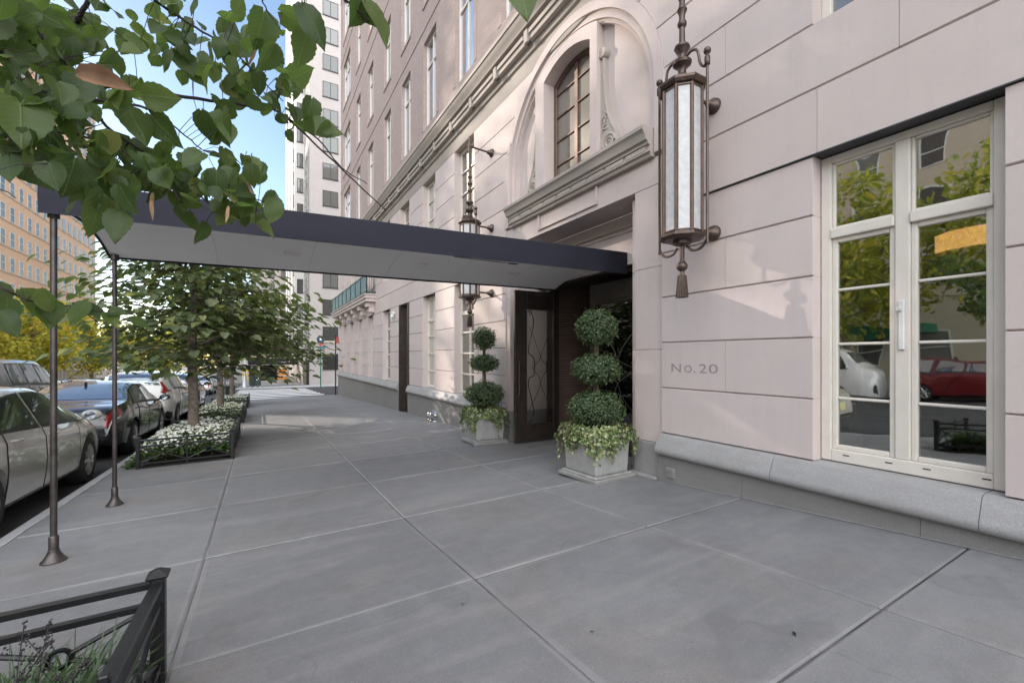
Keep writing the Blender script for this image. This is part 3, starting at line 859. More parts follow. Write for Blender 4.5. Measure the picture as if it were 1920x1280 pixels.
# ================================================================ leaves
def rnd_dir():
    while True:
        v = Vector((random.uniform(-1, 1), random.uniform(-1, 1), random.uniform(-1, 1)))
        if .05 < v.length < 1: return v.normalized()
def leaf(mb, p, nrm, tip, L, W, fold=.25):
    nrm = Vector(nrm); tip = Vector(tip); tip = tip-nrm*tip.dot(nrm)
    if tip.length < 1e-4: tip = nrm.orthogonal()
    tip.normalize(); side = nrm.cross(tip)
    p = Vector(p); n = len(mb.v)
    c = p+tip*L*.45
    mb.v += [tuple(p), tuple(c+side*W*.5+nrm*fold*W*.5), tuple(p+tip*L-nrm*L*.08), tuple(c-side*W*.5+nrm*fold*W*.5)]
    mb.f += [(n, n+2, n+1), (n, n+3, n+2)]
def leafy_ball(mb, c, r, count, size, rough=.10, seed=0, core=True):
    c = Vector(c); r = Vector(r) if isinstance(r, (tuple, list)) else Vector((r, r, r))
    off = Vector((seed*3.1, seed*1.7, seed))
    for k in range(count):
        d = rnd_dir()
        nz = 1+rough*noise.noise(d*2.6+off)*1.4+rough*.6*noise.noise(d*7+off)
        q = random.uniform(.80, 1.03)*nz
        p = c+Vector((d.x*r.x, d.y*r.y, d.z*r.z))*q
        nn = (d+rnd_dir()*.75+Vector((0, 0, .25))).normalized()
        s = size*random.uniform(.7, 1.35)
        leaf(mb, p, nn, rnd_dir()+d*.6, s, s*.62)
M['box_leaf'] = mat_leaf('box_leaf', [(0, (.030, .058, .026)), (.5, (.058, .098, .044)), (1, (.12, .165, .085))], .40, .25)
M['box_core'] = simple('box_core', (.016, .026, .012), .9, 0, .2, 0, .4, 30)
M['ivy_leaf'] = mat_leaf('ivy_leaf', [(0, (.05, .11, .03)), (.4, (.12, .2, .06)), (.62, (.34, .38, .16)), (1, (.52, .52, .32))], .45, .25)

# ================================================================ canopy
CX0, CX1, CY0, CY1 = -1.42, 4.565, 4.575, 6.365
CYM = (CY0+CY1)/2
def cz(x, lo): 
    f = (x-CX0)/(CX1-CX0)
    return 1.072+.105*f if lo else 1.315+.17*f
def sof(x, y): return cz(x, True)+.012+.17*(1-((y-CYM)/(CY1-CY0)*2)**2)
def top(x, y): return cz(x, False)+.16*(1-((y-CYM)/(CY1-CY0)*2)**2)
cn = thing('entrance_canopy', 'long navy awning on two posts reaching from the kerb to the entrance', 'canopy', (CX0, CYM, G(CX0, CYM)))
def wv(x, q): return .006*noise.noise(Vector((x*1.7, q, 0)))+.003*noise.noise(Vector((x*5.5, q, 4)))
xs = fr(CX0, CX1, 110); ysq = fr(CY0, CY1, 16)
mb = MB(); mb.grid([[(x, y, top(x, y)) for y in ysq] for x in xs])
for y in (CY0, CY1):
    s_ = .018 if y == CY0 else -.018
    mb.grid([[(x, y, top(x, y)), (x, y-s_*.3+wv(x, y+1), cz(x, True)+.12), (x, y+wv(x, y+2)*1.3, cz(x, True)+.03), (x, y+wv(x, y), cz(x, True)+wv(x, 9+y)*.7), (x, y+s_, cz(x, True)+.002), (x, y+s_, top(x, y)-.02)] for x in xs])
mb.grid([[(CX0, y, top(CX0, y)), (CX0, y, sof(CX0, y)-.012), (CX0+.018, y, sof(CX0, y)-.012), (CX0+.018, y, top(CX0, y)-.02)] for y in ysq])
mb.build('awning_cover', M['awning'], cn, smooth=40)
ysi = fr(CY0+.02, CY1-.02, 20)
mb = MB(); mb.grid([[(x, y, sof(x, y)) for y in ysi] for x in fr(CX0+.02, CX1, 24)])
sf = mb.build('soffit', M['soffit'], cn, smooth=180)
mb = MB()
for k in range(1, 6):
    x = CX0+(CX1-CX0)*k/6
    mb.tube([(x, y, sof(x, y)-.001) for y in ysi], .003, 5)
mb.build('soffit_seam', simple('seam', (.62, .61, .60), .8), sf)
M['light_panel'] = simple('light_panel', (.74, .72, .68), .5)
for k, x in enumerate((.35, 1.95, 3.45)):
    for y in (5.05, 5.9):
        mb = MB(); z = min(sof(x-.08, y-.05), sof(x+.08, y+.05), sof(x, y-.05), sof(x, y+.05))
        mb.box(x-.09, x+.09, y-.06, y+.06, z-.012, z+.03); dl = mb.build('downlight', M['light_panel'], sf, bevel=.004)
mb = MB(); x0, x1, y = 2.15, 3.15, 5.25
z = sof(x0, y); mb.box(x0, x1, y-.045, y+.045, z-.016, z+.03); mb.build('strip_light', M['light_panel'], sf, bevel=.004)
mb = MB(); mb.box(x0+.03, x1-.2, y-.012, y+.012, z-.020, z-.015); mb.box(x1-.17, x1-.02, y-.03, y+.03, z-.020, z-.015); mb.build('strip_light_slot', M['gap'], sf)
def canopy_post(x, y):
    zb = G(x, y); zt = sof(x, y)+.0
    mb = MB(); mb.lathe([(.021, zb+.05), (.021, zt-.06), (.036, zt-.055), (.036, zt)], (x, y, 0), 14)
    p = mb.build('post', M['post_metal'], cn, smooth=40)
    mb = MB(); mb.lathe([(.076, zb), (.076, zb+.01), (.062, zb+.025), (.044, zb+.06), (.034, zb+.078), (.034, zb+.09), (.030, zb+.094), (.030, zb+.19), (.027, zb+.195), (.022, zb+.2)], (x, y, 0), 18)
    mb.build('post_base', M['post_metal'], p, smooth=40)
canopy_post(-1.36, 4.66); canopy_post(-1.36, 6.30)

# ================================================================ doorway and vestibule
mb = MB(); fz0 = G(4.0, 5.4)-.08
mb.box(4.64, 4.86, 4.083, 4.20, fz0, 1.305); mb.box(4.83, 4.90, 6.70, 6.975, fz0, 1.305)
n = 16
mb.prism_x([(4.20, 1.305), (4.20, 1.17)]+[(4.2+2.5*k/n, 1.17+.11*(1-(2*k/n-1)**2)) for k in range(1, n)]+[(6.70, 1.17), (6.70, 1.305)], 4.62, 4.84)
mb.build('entrance_frame', M['black_wood'], BL, bevel=.004)
M['slat_wall'] = mat_brick('slat_wall', (.22, .15, .12), (.17, .115, .092), (.09, .065, .055), .5, .045, 'yz')
M['slat_wall_side'] = mat_brick('slat_wall_side', (.22, .15, .12), (.17, .115, .092), (.09, .065, .055), .5, .045, 'xz')
mb = MB(); mb.box(6.6, 6.7, 4.0, 6.8, fz0, 1.6); mb.build('vestibule_back', M['slat_wall'], BL)
mb = MB(); mb.box(4.91, 6.6, 6.76, 6.86, fz0, 1.6); mb.build('vestibule_side', M['slat_wall_side'], BL)
mb = MB(); mb.box(4.92, 6.6, 3.98, 4.08, fz0, 1.6); mb.build('vestibule_side', M['slat_wall_side'], BL)
mb = MB(); mb.box(4.86, 6.6, 4.08, 6.76, 1.5, 1.6); mb.box(4.86, 6.6, 4.08, 6.76, 1.31, 1.32); mb.build('vestibule_ceiling', M['dark_wood'], BL)
mb = MB(); mb.box(5.0, 6.6, 4.08, 6.76, fz0-.1, G(4, 5.4)-.0); mb.build('vestibule_floor', M['room_dark'], BL)

def scroll(mb, P, c0, sgn, z0, z1, w):
    # S-shaped ironwork running up one side of the glass; P(a, z) maps (along door, height) to space
    H = z1-z0; pts = []
    for k in range(9):
        a = k*.75; r = .05*(1-k/11); pts.append((c0+sgn*(.05-r*cos(a)), z1-.06+r*sin(a)))
    pts = pts[::-1]
    body = [(c0+sgn*.10, z1-.10), (c0+sgn*.12, z1-.25*H*.5), (c0+sgn*.03, z0+.70*H), (c0+sgn*.02, z0+.62*H), (c0+sgn*.13, z0+.57*H), (c0+sgn*.13, z0+.43*H), (c0+sgn*.03, z0+.40*H),
            (c0+sgn*.02, z0+.32*H), (c0+sgn*.12, z0+.14*H), (c0+sgn*.11, z0+.06*H)]
    mb.tube([P(*q) for q in pts], .011, 6)
    mb.tube([P(*q) for q in body], .011, 6, smoothpath=5)
    pts2 = []
    for k in range(9):
        a = k*.75; r = .05*(1-k/11); pts2.append((c0+sgn*(.05-r*cos(a)), z0+.06-r*sin(a)))
    mb.tube([P(*q) for q in pts2], .011, 6)
def door_leaf(name, label, P, L, z0, z1, handle_at):
    def bx(mb, a0, a1, za, zb, t0, t1):
        A, B = P(a0, za, t0), P(a1, zb, t1)
        mb.box(min(A[0], B[0]), max(A[0], B[0]), min(A[1], B[1]), max(A[1], B[1]), min(za, zb), max(za, zb))
    ga, gb, gz0, gz1 = L[1], L[2], z0+.32, z1-.335
    mb = MB()
    bx(mb, 0, ga, z0, z1, -.027, .027); bx(mb, gb, L[0], z0, z1, -.027, .027)
    bx(mb, ga, gb, z0, gz0, -.024, .024); bx(mb, ga, gb, gz1, z1, -.024, .024)
    bx(mb, ga+.05, gb-.05, z0+.06, gz0-.06, -.030, .030); bx(mb, ga, gb, gz1+.05, z1-.05, -.029, .029)
    d = mb.build('entrance_door', M['black_wood'], BL, bevel=.006)
    if label: d['label'] = label
    p = MB(); bx(p, ga-.01, gb+.01, gz0-.01, gz1+.01, -.004, .004); p.build('pane', M['pane_door'], d)
    s = MB(); PP = lambda a, z: P(a, z, -.03)
    scroll(s, PP, ga+.01, 1, gz0, gz1, .1); scroll(s, PP, gb-.01, -1, gz0, gz1, .1)
    m = (gz0+gz1)/2; h = gz1-gz0
    s.tube([PP(ga+.04, gz1-.25*h*.6), PP((ga*.6+gb*.4), m+.16*h), PP((ga+gb)/2+.03, m+.06*h), PP(gb-.10, m-.01)], .006, 5, smoothpath=5)
    s.tube([PP(gb-.04, gz1-.25*h*.6), PP((ga*.4+gb*.6), m+.16*h), PP((ga+gb)/2-.03, m+.06*h), PP(ga+.10, m-.01)], .006, 5, smoothpath=5)
    s.tube([PP(ga+.04, gz0+.12*h), PP((ga*.6+gb*.4), m-.22*h), PP((ga+gb)/2+.03, m-.10*h), PP(gb-.10, m-.01)], .006, 5, smoothpath=5)
    s.tube([PP(gb-.04, gz0+.12*h), PP((ga*.4+gb*.6), m-.22*h), PP((ga+gb)/2-.03, m-.10*h), PP(ga+.10, m-.01)], .006, 5, smoothpath=5)
    s.build('ironwork', M['iron'], d, smooth=60)
    hm = MB(); a = handle_at
    hm.tube([P(a, z0+.82, -.075), P(a, z0+1.42, -.075)], .014, 8)
    for k in range(9): hm.ball(P(a, z0+.86+.065*k, -.075), (.020, .020, .024), 8, 6)
    for zz in (z0+.86, z0+1.38): hm.tube([P(a, zz, -.075), P(a, zz, -.02)], .010, 8)
    bx(hm, a-.03, a+.03, z0+.78, z0+1.46, -.032, -.027)
    hm.build('door_handle', M['bronze'], d, smooth=50)
gz = G(3.99, 6.6)+.02
# open leaf, standing square to the front: a runs from its outer edge (x=3.88) to the hinge
door_leaf('entrance_door', 'open leaf of the dark entrance door with scrolled iron over the glass', lambda a, z, t=0: (3.88+a, 6.60+t, z), (.95, .25, .82), gz, 1.168, .055)
door_leaf('entrance_door', 'closed leaf of the dark entrance door behind the near topiary', lambda a, z, t=0: (4.78+t, 5.62-a, z), (1.40, .12, 1.2), gz, 1.168, .05)

# ================================================================ wall lanterns
ln = thing('wall_lantern', 'large bronze six-sided wall lantern nearest the viewer, between the entrance arch and the big window', 'lantern', (3.55, 2.83, 0), 0, 'bronze lanterns flanking the entrance')
zc0, zc1 = 1.17, 2.56          # glass
NS = 8; R0 = .185
def ring(r, k): 
    a = 2*pi*(k+.5)/NS; return (r*cos(a), r*sin(a))
gl = MB()
for k in range(NS):
    a, b = ring(R0-.006, k), ring(R0-.006, k+1)
    gl.quad((*a, zc0), (*b, zc0), (*b, zc1), (*a, zc1))
ob = gl.build('glass_panel', M['frost'], ln, world=False)
fm = MB()
for k in range(NS):
    a = ring(R0, k); fm.tube([(a[0], a[1], zc0-.01), (a[0], a[1], zc1+.01)], .013, 6)
    b = ring(R0, k+1)
    for f_ in (.10, .90):
        q = (a[0]+(b[0]-a[0])*f_, a[1]+(b[1]-a[1])*f_); fm.tube([(*q, zc0+.02), (*q, zc1-.02)], .006, 5)
    for zz in (zc0+.02, zc1-.02): fm.tube([(*a, zz), (*b, zz)], .009, 5)
fm.build('lantern_rib', M['bronze_frame'], ln, world=False, smooth=50)
cp_ = MB(); ro = pi/NS
cp_.lathe([(R0+.005, zc1-.005), (R0+.03, zc1+.0), (R0+.045, zc1+.025), (R0+.045, zc1+.05), (R0+.02, zc1+.06), (.10, zc1+.12), (.055, zc1+.16)], (0, 0, 0), NS, rot=ro)
cp_.build('lantern_cap', M['bronze'], ln, world=False)
bs = MB(); bs.lathe([(.05, zc0-.10), (.09, zc0-.085), (.09, zc0-.055), (R0-.01, zc0-.05), (R0+.035, zc0-.03), (R0+.035, zc0-.005), (R0+.005, zc0+.005)], (0, 0, 0), NS, rot=ro)
bs.build('lantern_base', M['bronze'], ln, world=False)
st = MB()
st.lathe([(.05, zc1+.15), (.035, zc1+.2), (.05, zc1+.235), (.085, zc1+.26), (.09, zc1+.285), (.05, zc1+.30), (.035, zc1+.34), (.04, zc1+.36), (.075, zc1+.42), (.07, zc1+.44), (.03, zc1+.455),
          (.026, zc1+.62), (.04, zc1+.635), (.045, zc1+.66), (.028, zc1+.70), (.030, zc1+.75), (.048, zc1+.79), (.03, zc1+.83), (.026, zc1+.88), (.044, zc1+.92), (.026, zc1+.95), (.026, zc1+1.5), (.034, zc1+1.52), (.034, zc1+1.58), (.022, zc1+1.6), (.028, zc1+1.68), (.014, zc1+1.72)], (0, 0, 0), 14)
st.build('lantern_stem', M['bronze'], ln, world=False, smooth=40)
sc_ = MB()
for s in (-1, 1):
    y = s*.275
    sc_.tube([(0, s*.03, zc1+.30), (0, s*.10, zc1+.335), (0, s*.17, zc1+.30), (0, s*.20, zc1+.17), (0, s*.245, zc1+.11), (0, y, zc1+.13)], .013, 7, smoothpath=5)
    sc_.tube([(0, y, zc1+.16), (0, y, zc0+.02), (0, s*.265, zc0-.10), (0, s*.20, zc0-.165), (0, s*.11, zc0-.165), (0, s*.055, zc0-.11)], .013, 7, smoothpath=5)
    sc_.lathe([(.015, zc1+.10), (.026, zc1+.11), (.026, zc1+.18), (.016, zc1+.19), (.016, zc1+.205)], (0, y, 0), 10)
    sc_.ball((0, y, zc1+.235), .034, 12, 8)
sc_.build('side_scroll', M['bronze'], ln, world=False, smooth=50)
ts = MB(); ts.lathe([(.022, zc0-.10), (.022, zc0-.24), (.03, zc0-.25), (.03, zc0-.26), (.015, zc0-.265)], (0, 0, 0), 12); ts.ball((0, 0, zc0-.30), .052, 14, 10)
ts.lathe([(.02, zc0-.345), (.024, zc0-.38), (.036, zc0-.385), (.036, zc0-.40)], (0, 0, 0), 12)
for k in range(14):
    a = 2*pi*k/14; ts.tube([(.03*cos(a), .03*sin(a), zc0-.39), (.048*cos(a), .048*sin(a), zc0-.60)], .012, 6)
ts.build('tassel', M['bronze'], ln, world=False, smooth=50)
for (zz, r) in ((zc1+1.52, .03), (zc1+.01-.01, .0), (zc0+.09, .0)):
    bk = MB(); xw = 4.039-3.55
    bk.tube([(.0 if r else R0, 0, zz), (xw-.10, 0, zz-.02*(r > 0))], .018, 8)
    bk.lathe([(.02, xw-.12), (.035, xw-.10), (.05, xw-.05), (.075, xw-.03), (.08, xw-.012), (.08, xw)], (0, 0, zz-.02*(r > 0)), 16, 'x')
    bk.build('wall_bracket', M['bronze'], ln, world=False, smooth=45)
l2 = copy_tree(ln); l2.location = (3.55, 7.75, 0)
l2['label'] = 'farther bronze wall lantern beyond the canopy, its middle hidden by the navy awning'

# ================================================================ planters with topiary and ivy
def planter(x, y, rz, label, tl, il, balls, seed):
    zb = G(x, y)+.003
    pl = thing('planter', label, 'planter', (x, y, zb), rz, 'square metal planters beside the door')
    mb = MB(); mb.taper(0, 0, 0, .05, .335, .335, .335, .335); mb.taper(0, 0, .052, .075, .31, .31, .295, .295)
    mb.build('plinth_base', M['zinc'], pl, world=False, bevel=.008)
    mb = MB(); mb.taper(0, 0, .075, .50, .265, .265, .285, .285)
    mb.build('planter_box', M['zinc'], pl, world=False, bevel=.012)
    mb = MB()
    for a, b, c, d in ((-.31, .31, -.31, -.255), (-.31, .31, .255, .31), (-.31, -.255, -.255, .255), (.255, .31, -.255, .255)): mb.box(a, b, c, d, .50, .545)
    mb.build('planter_rim', M['zinc'], pl, world=False, bevel=.008)
    mb = MB(); mb.box(-.25, .25, -.25, .25, .502, .525); mb.build('planter_soil', M['soil'], pl, world=False)
    tp = thing('topiary', tl, 'topiary', (x, y, zb+.52), rz, 'three-ball topiaries in the planters')
    st = MB()
    zt = balls[-1][0]
    for k in range(4):
        a = k*1.7; st.tube([(.03*cos(a), .03*sin(a), -.02), (.025*cos(a+.6), .025*sin(a+.6), balls[0][0]), (.022*cos(a+1.4), .022*sin(a+1.4), balls[1][0]), (.015*cos(a+2), .015*sin(a+2), zt)], .012, 6, smoothpath=3)
    for zc, r, h, cnt in balls:
        for k in range(14):
            d = rnd_dir(); st.tube([(0, 0, zc-h*1.25), (d.x*r*.5, d.y*r*.5, zc-h*.3), (d.x*r*.85, d.y*r*.85, zc+d.z*h*.6)], [.008, .006, .003], 4)
    st.build('stem', M['stem'], tp, world=False)
    for i, (zc, r, h, cnt) in enumerate(balls):
        mb = MB(); leafy_ball(mb, (0, 0, zc), (r, r, h), cnt, .034, .14, seed+i)
        for q in range(14):
            d = rnd_dir(); p = Vector((d.x*r, d.y*r, zc+d.z*h))
            for w_ in range(4): leaf(mb, p*1.0+d*.018*w_+rnd_dir()*.008, (rnd_dir()+Vector((0, 0, .5))).normalized(), d+rnd_dir()*.6, .03, .017)
        f = mb.build('foliage_ball', M['box_leaf'], tp, world=False, recalc=False)
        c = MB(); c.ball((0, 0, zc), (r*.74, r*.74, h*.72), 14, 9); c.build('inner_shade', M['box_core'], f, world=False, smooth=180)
    iv = thing('ivy', il, 'ivy', (x, y, zb+.54), rz, 'variegated ivy spilling over the planters')
    mb = MB(); sm_ = MB()
    for k in range(150):
        a = random.uniform(0, 2*pi); e = max(abs(cos(a)), abs(sin(a)))
        ex, ey = .29*cos(a)/e, .29*sin(a)/e
        corner = (abs(ex)+abs(ey))/.58
        hang = random.uniform(.06, .20+.22*random.random()**2)*(.6+.5*corner) if noise.noise(Vector((ex*4+seed, ey*4, 0))) > -.22 else .05
        out = random.uniform(.02, .12)
        pts = [Vector((ex*.75, ey*.75, 0)), Vector((ex*1.02, ey*1.02, .05+random.uniform(0, .05))), Vector((ex*(1+out*1.5), ey*(1+out*1.5), -.02)), Vector((ex*(1.02+out*2), ey*(1.02+out*2), -hang))]
        P, _ = catmull(pts, [1]*4, 4)
        sm_.tube(P, .003, 4, cap=False)
        for q in P[2:]:
            for _ in range(2):
                o = Vector((ex, ey, 0)).normalized()
                s = random.uniform(.03, .055)
                leaf(mb, q+rnd_dir()*.022, (o+rnd_dir()*.7+Vector((0, 0, .35))).normalized(), rnd_dir()+Vector((0, 0, -.8)), s, s*.85)
    for k in range(260):
        a = random.uniform(0, 2*pi); rr = random.uniform(.15, .31)
        leaf(mb, (rr*cos(a)*1.05, rr*sin(a)*1.05, random.uniform(-.01, .09)), (rnd_dir()*.8+Vector((0, 0, .8))).normalized(), rnd_dir(), .05, .042)
    mb.build('ivy_leaves', M['ivy_leaf'], iv, world=False, recalc=False)
    sm_.build('ivy_stem', M['stem'], iv, world=False, recalc=False)
planter(3.60, 4.13, .06, 'grey metal planter nearest the viewer, right of the entrance', 'larger topiary of three clipped balls in the near planter', 'pale edged ivy trailing over the near planter',
        [(.31, .33, .215, 5200), (.79, .285, .18, 3600), (1.30, .25, .215, 3400)], 1)
planter(3.60, 7.22, -.04, 'grey metal planter beyond the open door leaf', 'slimmer topiary of three clipped balls in the far planter', 'green ivy trailing over the far planter',
        [(.36, .36, .22, 3800), (.93, .27, .155, 1900), (1.38, .215, .21, 1500)], 5)

# ================================================================ small things on the wall
sp = thing('standpipe', 'chrome twin fire hose inlet on the granite plinth', 'standpipe', (3.985, 10.9, -1.62))
mb = MB()
for k, zz in enumerate((.07, -.09)):
    for s in (-1, 1):
        mb.lathe([(.07, -.16), (.085, -.15), (.085, -.10), (.065, -.09), (.065, -.03), (.05, 0)], (0, s*.085, zz), 16, 'x')
        mb.lathe([(.02, -.185), (.03, -.18), (.03, -.155)], (0, s*.085, zz), 10, 'x')
mb.build('hose_cap', M['chrome'], sp, world=False, smooth=40)
mb = MB(); mb.box(-.012, .0, -.2, .2, -.2, .18); mb.build('wall_plate', M['chrome'], sp, world=False, bevel=.01)
cm = thing('security_camera', 'small white security camera on the wall beside the dark side door', 'camera', (4.03, 14.95, 1.42))
mb = MB(); mb.box(-.10, .0, -.05, .05, .02, .10); mb.tube([(-.05, 0, .03), (-.07, 0, -.02)], .025, 8); mb.build('camera_mount', M['white_plastic'], cm, world=False, bevel=.008)
mb = MB(); mb.ball((-.08, 0, -.05), .065, 14, 10); mb.build('camera_dome', M['white_plastic'], cm, world=False, smooth=180)
vc = thing('hose_bib_box', 'small grey metal utility box low on the granite plinth', 'utility box', (3.984, 3.33, -1.30))
mb = MB(); mb.box(-.018, 0, -.065, .065, -.055, .055); mb.build('box_frame', M['zinc'], vc, world=False, bevel=.006)
mb = MB(); mb.box(-.021, -.017, -.04, .04, -.025, .025); mb.build('box_door', simple('box_door', (.22, .21, .20), .5), vc, world=False)
# ================================================================ cars
def make_car(label, cat, loc, rz, paint, kind='sedan', group=None, L=4.75, Wd=1.84, H=1.45, wb=2.78, wr=.335, detail=True, name='parked_car', plate=True, taxi=False):
    """front is +y; profiles run from the rear (s = 0) to the nose (s = L)"""
    car = thing(name, label, cat, loc, rz, group)
    k = L/4.75; hk = H/1.45
    if kind == 'sedan':
        topT = [(0, .62), (.06, .86), (.25, .985), (.85, 1.06), (1.25, 1.22), (1.75, 1.385), (2.2, 1.445), (2.6, 1.445), (3.0, 1.37), (3.35, 1.20), (3.72, 1.0), (4.2, .90), (4.55, .78), (4.70, .62), (4.75, .45)]
        gl_s = (1.0, 3.42); belt = [(0, .80), (.8, .985), (2.4, .945), (3.7, .90), (4.75, .6)]
        rg, wsr = (.98, 1.72), (2.88, 3.64)
    elif kind == 'suv':
        topT = [(0, .70), (.05, 1.0), (.18, 1.22), (.45, 1.38), (.75, 1.435), (1.4, 1.46), (2.3, 1.455), (2.75, 1.39), (3.1, 1.24), (3.5, 1.06), (4.1, .98), (4.5, .86), (4.69, .70), (4.75, .5)]
        gl_s = (.42, 3.2); belt = [(0, .95), (.5, .98), (2.4, .955), (3.5, .93), (4.75, .65)]
        rg, wsr = (.10, .46), (2.62, 3.42)
    else:                                                  # van
        topT = [(0, .7), (.03, 1.30), (.12, 1.42), (.5, 1.45), (3.2, 1.45), (3.5, 1.36), (3.9, 1.08), (4.2, .88), (4.55, .78), (4.72, .62), (4.75, .45)]
        gl_s = (2.9, 3.7); belt = [(0, .8), (.8, .85), (2.4, .85), (3.7, .82), (4.75, .6)]
        rg, wsr = (.03, .10), (3.45, 4.02)
    topT = [(a*k, b*hk) for a, b in topT]; belt = [(a*k, b*hk) for a, b in belt]
    gl_s = tuple(a*k for a in gl_s); rg = tuple(a*k for a in rg); wsr = tuple(a*k for a in wsr)
    wT = [(0, .78), (.10, .88), (.5, .97), (1.4, 1.0), (3.4, 1.0), (4.2, .965), (4.55, .87), (4.70, .72), (4.75, .58)]
    wT = [(a*k, b*Wd/2) for a, b in wT]
    lowT = [(0, .36), (.25, .26), (.6, .2), (4.0, .2), (4.5, .22), (4.75, .30)]
    lowT = [(a*k, b) for a, b in lowT]
    def sec(s):
        w, ht, lo = interp(wT, s), interp(topT, s), interp(lowT, s)
        zb = min(interp(belt, s), ht-.035*hk)
        c = max(0, min(1, (ht-zb-.05)/.33)); c = c*c*(3-2*c)
        we = w*((1-c)*.86+c*(.70 if kind != 'van' else .86))
        mid = lo+.5*(zb-lo)
        return [(0, lo), (w*.86, lo), (w*.965, lo+.07), (w*.995, mid-.08), (w, mid+.05), (w*.985, zb-.10), (w*.945, zb),
                (we+(w*.945-we)*.10, zb+(ht-zb)*(.82)), (we*.93, ht-(.035*c+.008)), (we*.5, ht-.006*c), (0, ht)]
    def P(s, q, side=1, off=0.0):
        def raw(s_, q_):
            pts = sec(s_); i = min(int(q_), len(pts)-2); t = q_-i
            a, b = pts[i], pts[i+1]
            return Vector((side*(a[0]*(1-t)+b[0]*t), s_-L/2, a[1]*(1-t)+b[1]*t))
        p = raw(s, q)
        if off:
            e = .02
            ds = raw(min(s+e, L), q)-raw(max(s-e, 0), q); dq = raw(s, min(q+e, 9.99))-raw(s, max(q-e, 0.01))
            n = ds.cross(dq)
            if n.length > 1e-9:
                n.normalize()
                c = Vector((0, s-L/2, .75))
                if n.dot(p-c) < 0: n = -n
                p = p+n*off
        return p
    NSt = 56; st = [L*(.5-.5*cos(pi*i/NSt)) if i in (0, NSt) else L*i/NSt for i in range(NSt+1)]
    st = sorted(set(st+[L*.004, L*.012, L*.988, L*.996]))
    mb = MB(); rows = []
    for s in st:
        pts = sec(s); row = [(x, s-L/2, z) for x, z in pts]+[(-x, s-L/2, z) for x, z in reversed(pts[1:-1])]
        rows.append(row)
    mb.grid(rows, closed=True)
    nr = len(rows[0]); mb.f.append(tuple(range(nr))); mb.f.append(tuple((len(rows)-1)*nr+i for i in reversed(range(nr))))
    body = mb.build('body', paint, car, world=False)
    # wheel wells
    axs = (-L/2+.98*k, -L/2+.98*k+wb)
    cut = MB()
    for ay in axs:
        for sd in (-1, 1):
            x0, x1 = sorted((sd*(Wd/2-.27), sd*(Wd/2+.2)))
            cut.lathe([(wr+.055, x0), (wr+.055, x1)], (0, ay, wr), 28, 'x')
    co_ = cut.build('cut', paint, None)
    md = body.modifiers.new('b', 'BOOLEAN'); md.object = co_; md.operation = 'DIFFERENCE'; md.solver = 'EXACT'
    co_.location = car.location; co_.rotation_euler = car.rotation_euler
    bpy.context.view_layer.update()
    me = bpy.data.meshes.new_from_object(body.evaluated_get(bpy.context.evaluated_depsgraph_get()))
    body.modifiers.clear(); body.data = me; bpy.data.objects.remove(co_)
    me.polygons.foreach_set('use_smooth', [True]*len(me.polygons)); me.set_sharp_from_angle(angle=radians(32))
    me.materials.clear(); me.materials.append(paint)
    wi = MB()
    for ay in axs:
        for sd in (-1, 1):
            x0, x1 = sorted((sd*(Wd/2-.262), sd*(Wd/2-.255)))
            wi.lathe([(wr+.05, x0), (wr+.05, x1)], (0, ay, wr), 20, 'x')
    wi.build('wheel_well', M['gap'], car, world=False)
    # wheels
    t_ = MB(); t_.lathe([(wr*.66, -.10), (wr*.93, -.10), (wr, -.075), (wr, .07), (wr*.93, .10), (wr*.67, .105), (wr*.64, .06), (wr*.64, -.10)], (0, 0, 0), 28, 'x')
    r_ = MB(); r_.lathe([(wr*.67, .10), (wr*.61, .09), (wr*.58, .03), (wr*.57, -.05)], (0, 0, 0), 28, 'x', cap=False)
    for i in range(8 if detail else 6):
        a = 2*pi*i/(8 if detail else 6); ca, sa = cos(a), sin(a); b = a+.16
        r_.tube([(.085, wr*.12*ca, wr*.12*sa), (.09, wr*.4*cos(a+.05), wr*.4*sin(a+.05)), (.08, wr*.62*cos(b-.08), wr*.62*sin(b-.08))], [.034, .026, .024], 6)
    r_.lathe([(.001, .10), (wr*.17, .095), (wr*.19, .05)], (0, 0, 0), 14, 'x')
    disc = MB(); disc.lathe([(wr*.60, -.01), (wr*.58, .022), (.01, .026)], (0, 0, 0), 20, 'x')
    first = None
    for ay in axs:
        for sd in (-1, 1):
            if first is None:
                w = t_.build('wheel', M['rubber'], car, world=False, smooth=40)
                r = r_.build('rim', M['alloy'], w, world=False, smooth=40); dd = disc.build('brake_disc', M['trim_black'], w, world=False)
                first = w
            else: w = copy_tree(first, car)
            w.location = (sd*(Wd/2-.115), ay, wr); w.rotation_euler = (0, 0, 0 if sd > 0 else pi)
    # glass
    def patch(s0, s1, q0, q1, side, ns=10, nq=6, off=.007, both=False, s0f=None, s1f=None):
        m = MB(); rows = []
        qs = sorted(set([round(q0+(q1-q0)*j/nq, 4) for j in range(nq+1)]+[float(z) for z in range(int(q0)+1, int(q1)+1) if q0 < z < q1]))
        for i in range(ns+1):
            row = []
            for q in qs:
                a = s0 if s0f is None else s0+s0f*(q-q0)/(q1-q0); b = s1 if s1f is None else s1+s1f*(q-q0)/(q1-q0)
                s = a+(b-a)*i/ns
                row.append(tuple(P(s, q, side, off)))
            rows.append(row)
        m.grid(rows); return m
    s0, s1 = gl_s; mid = s0+(s1-s0)*(.50 if kind != 'van' else .2)
    def winglass(nm, a, b, side, s0f, s1f):
        t = MB(); tm = patch(a-.025, b+.025, 6.0, 7.02, side, off=.004, s0f=s0f, s1f=s1f)
        w = tm.build('window', M['trim_black'], car, world=False, smooth=180)
        m = patch(a, b, 6.12, 6.95, side, off=.009, s0f=s0f, s1f=s1f); m.build('glass', M['car_glass'], w, world=False, smooth=180)
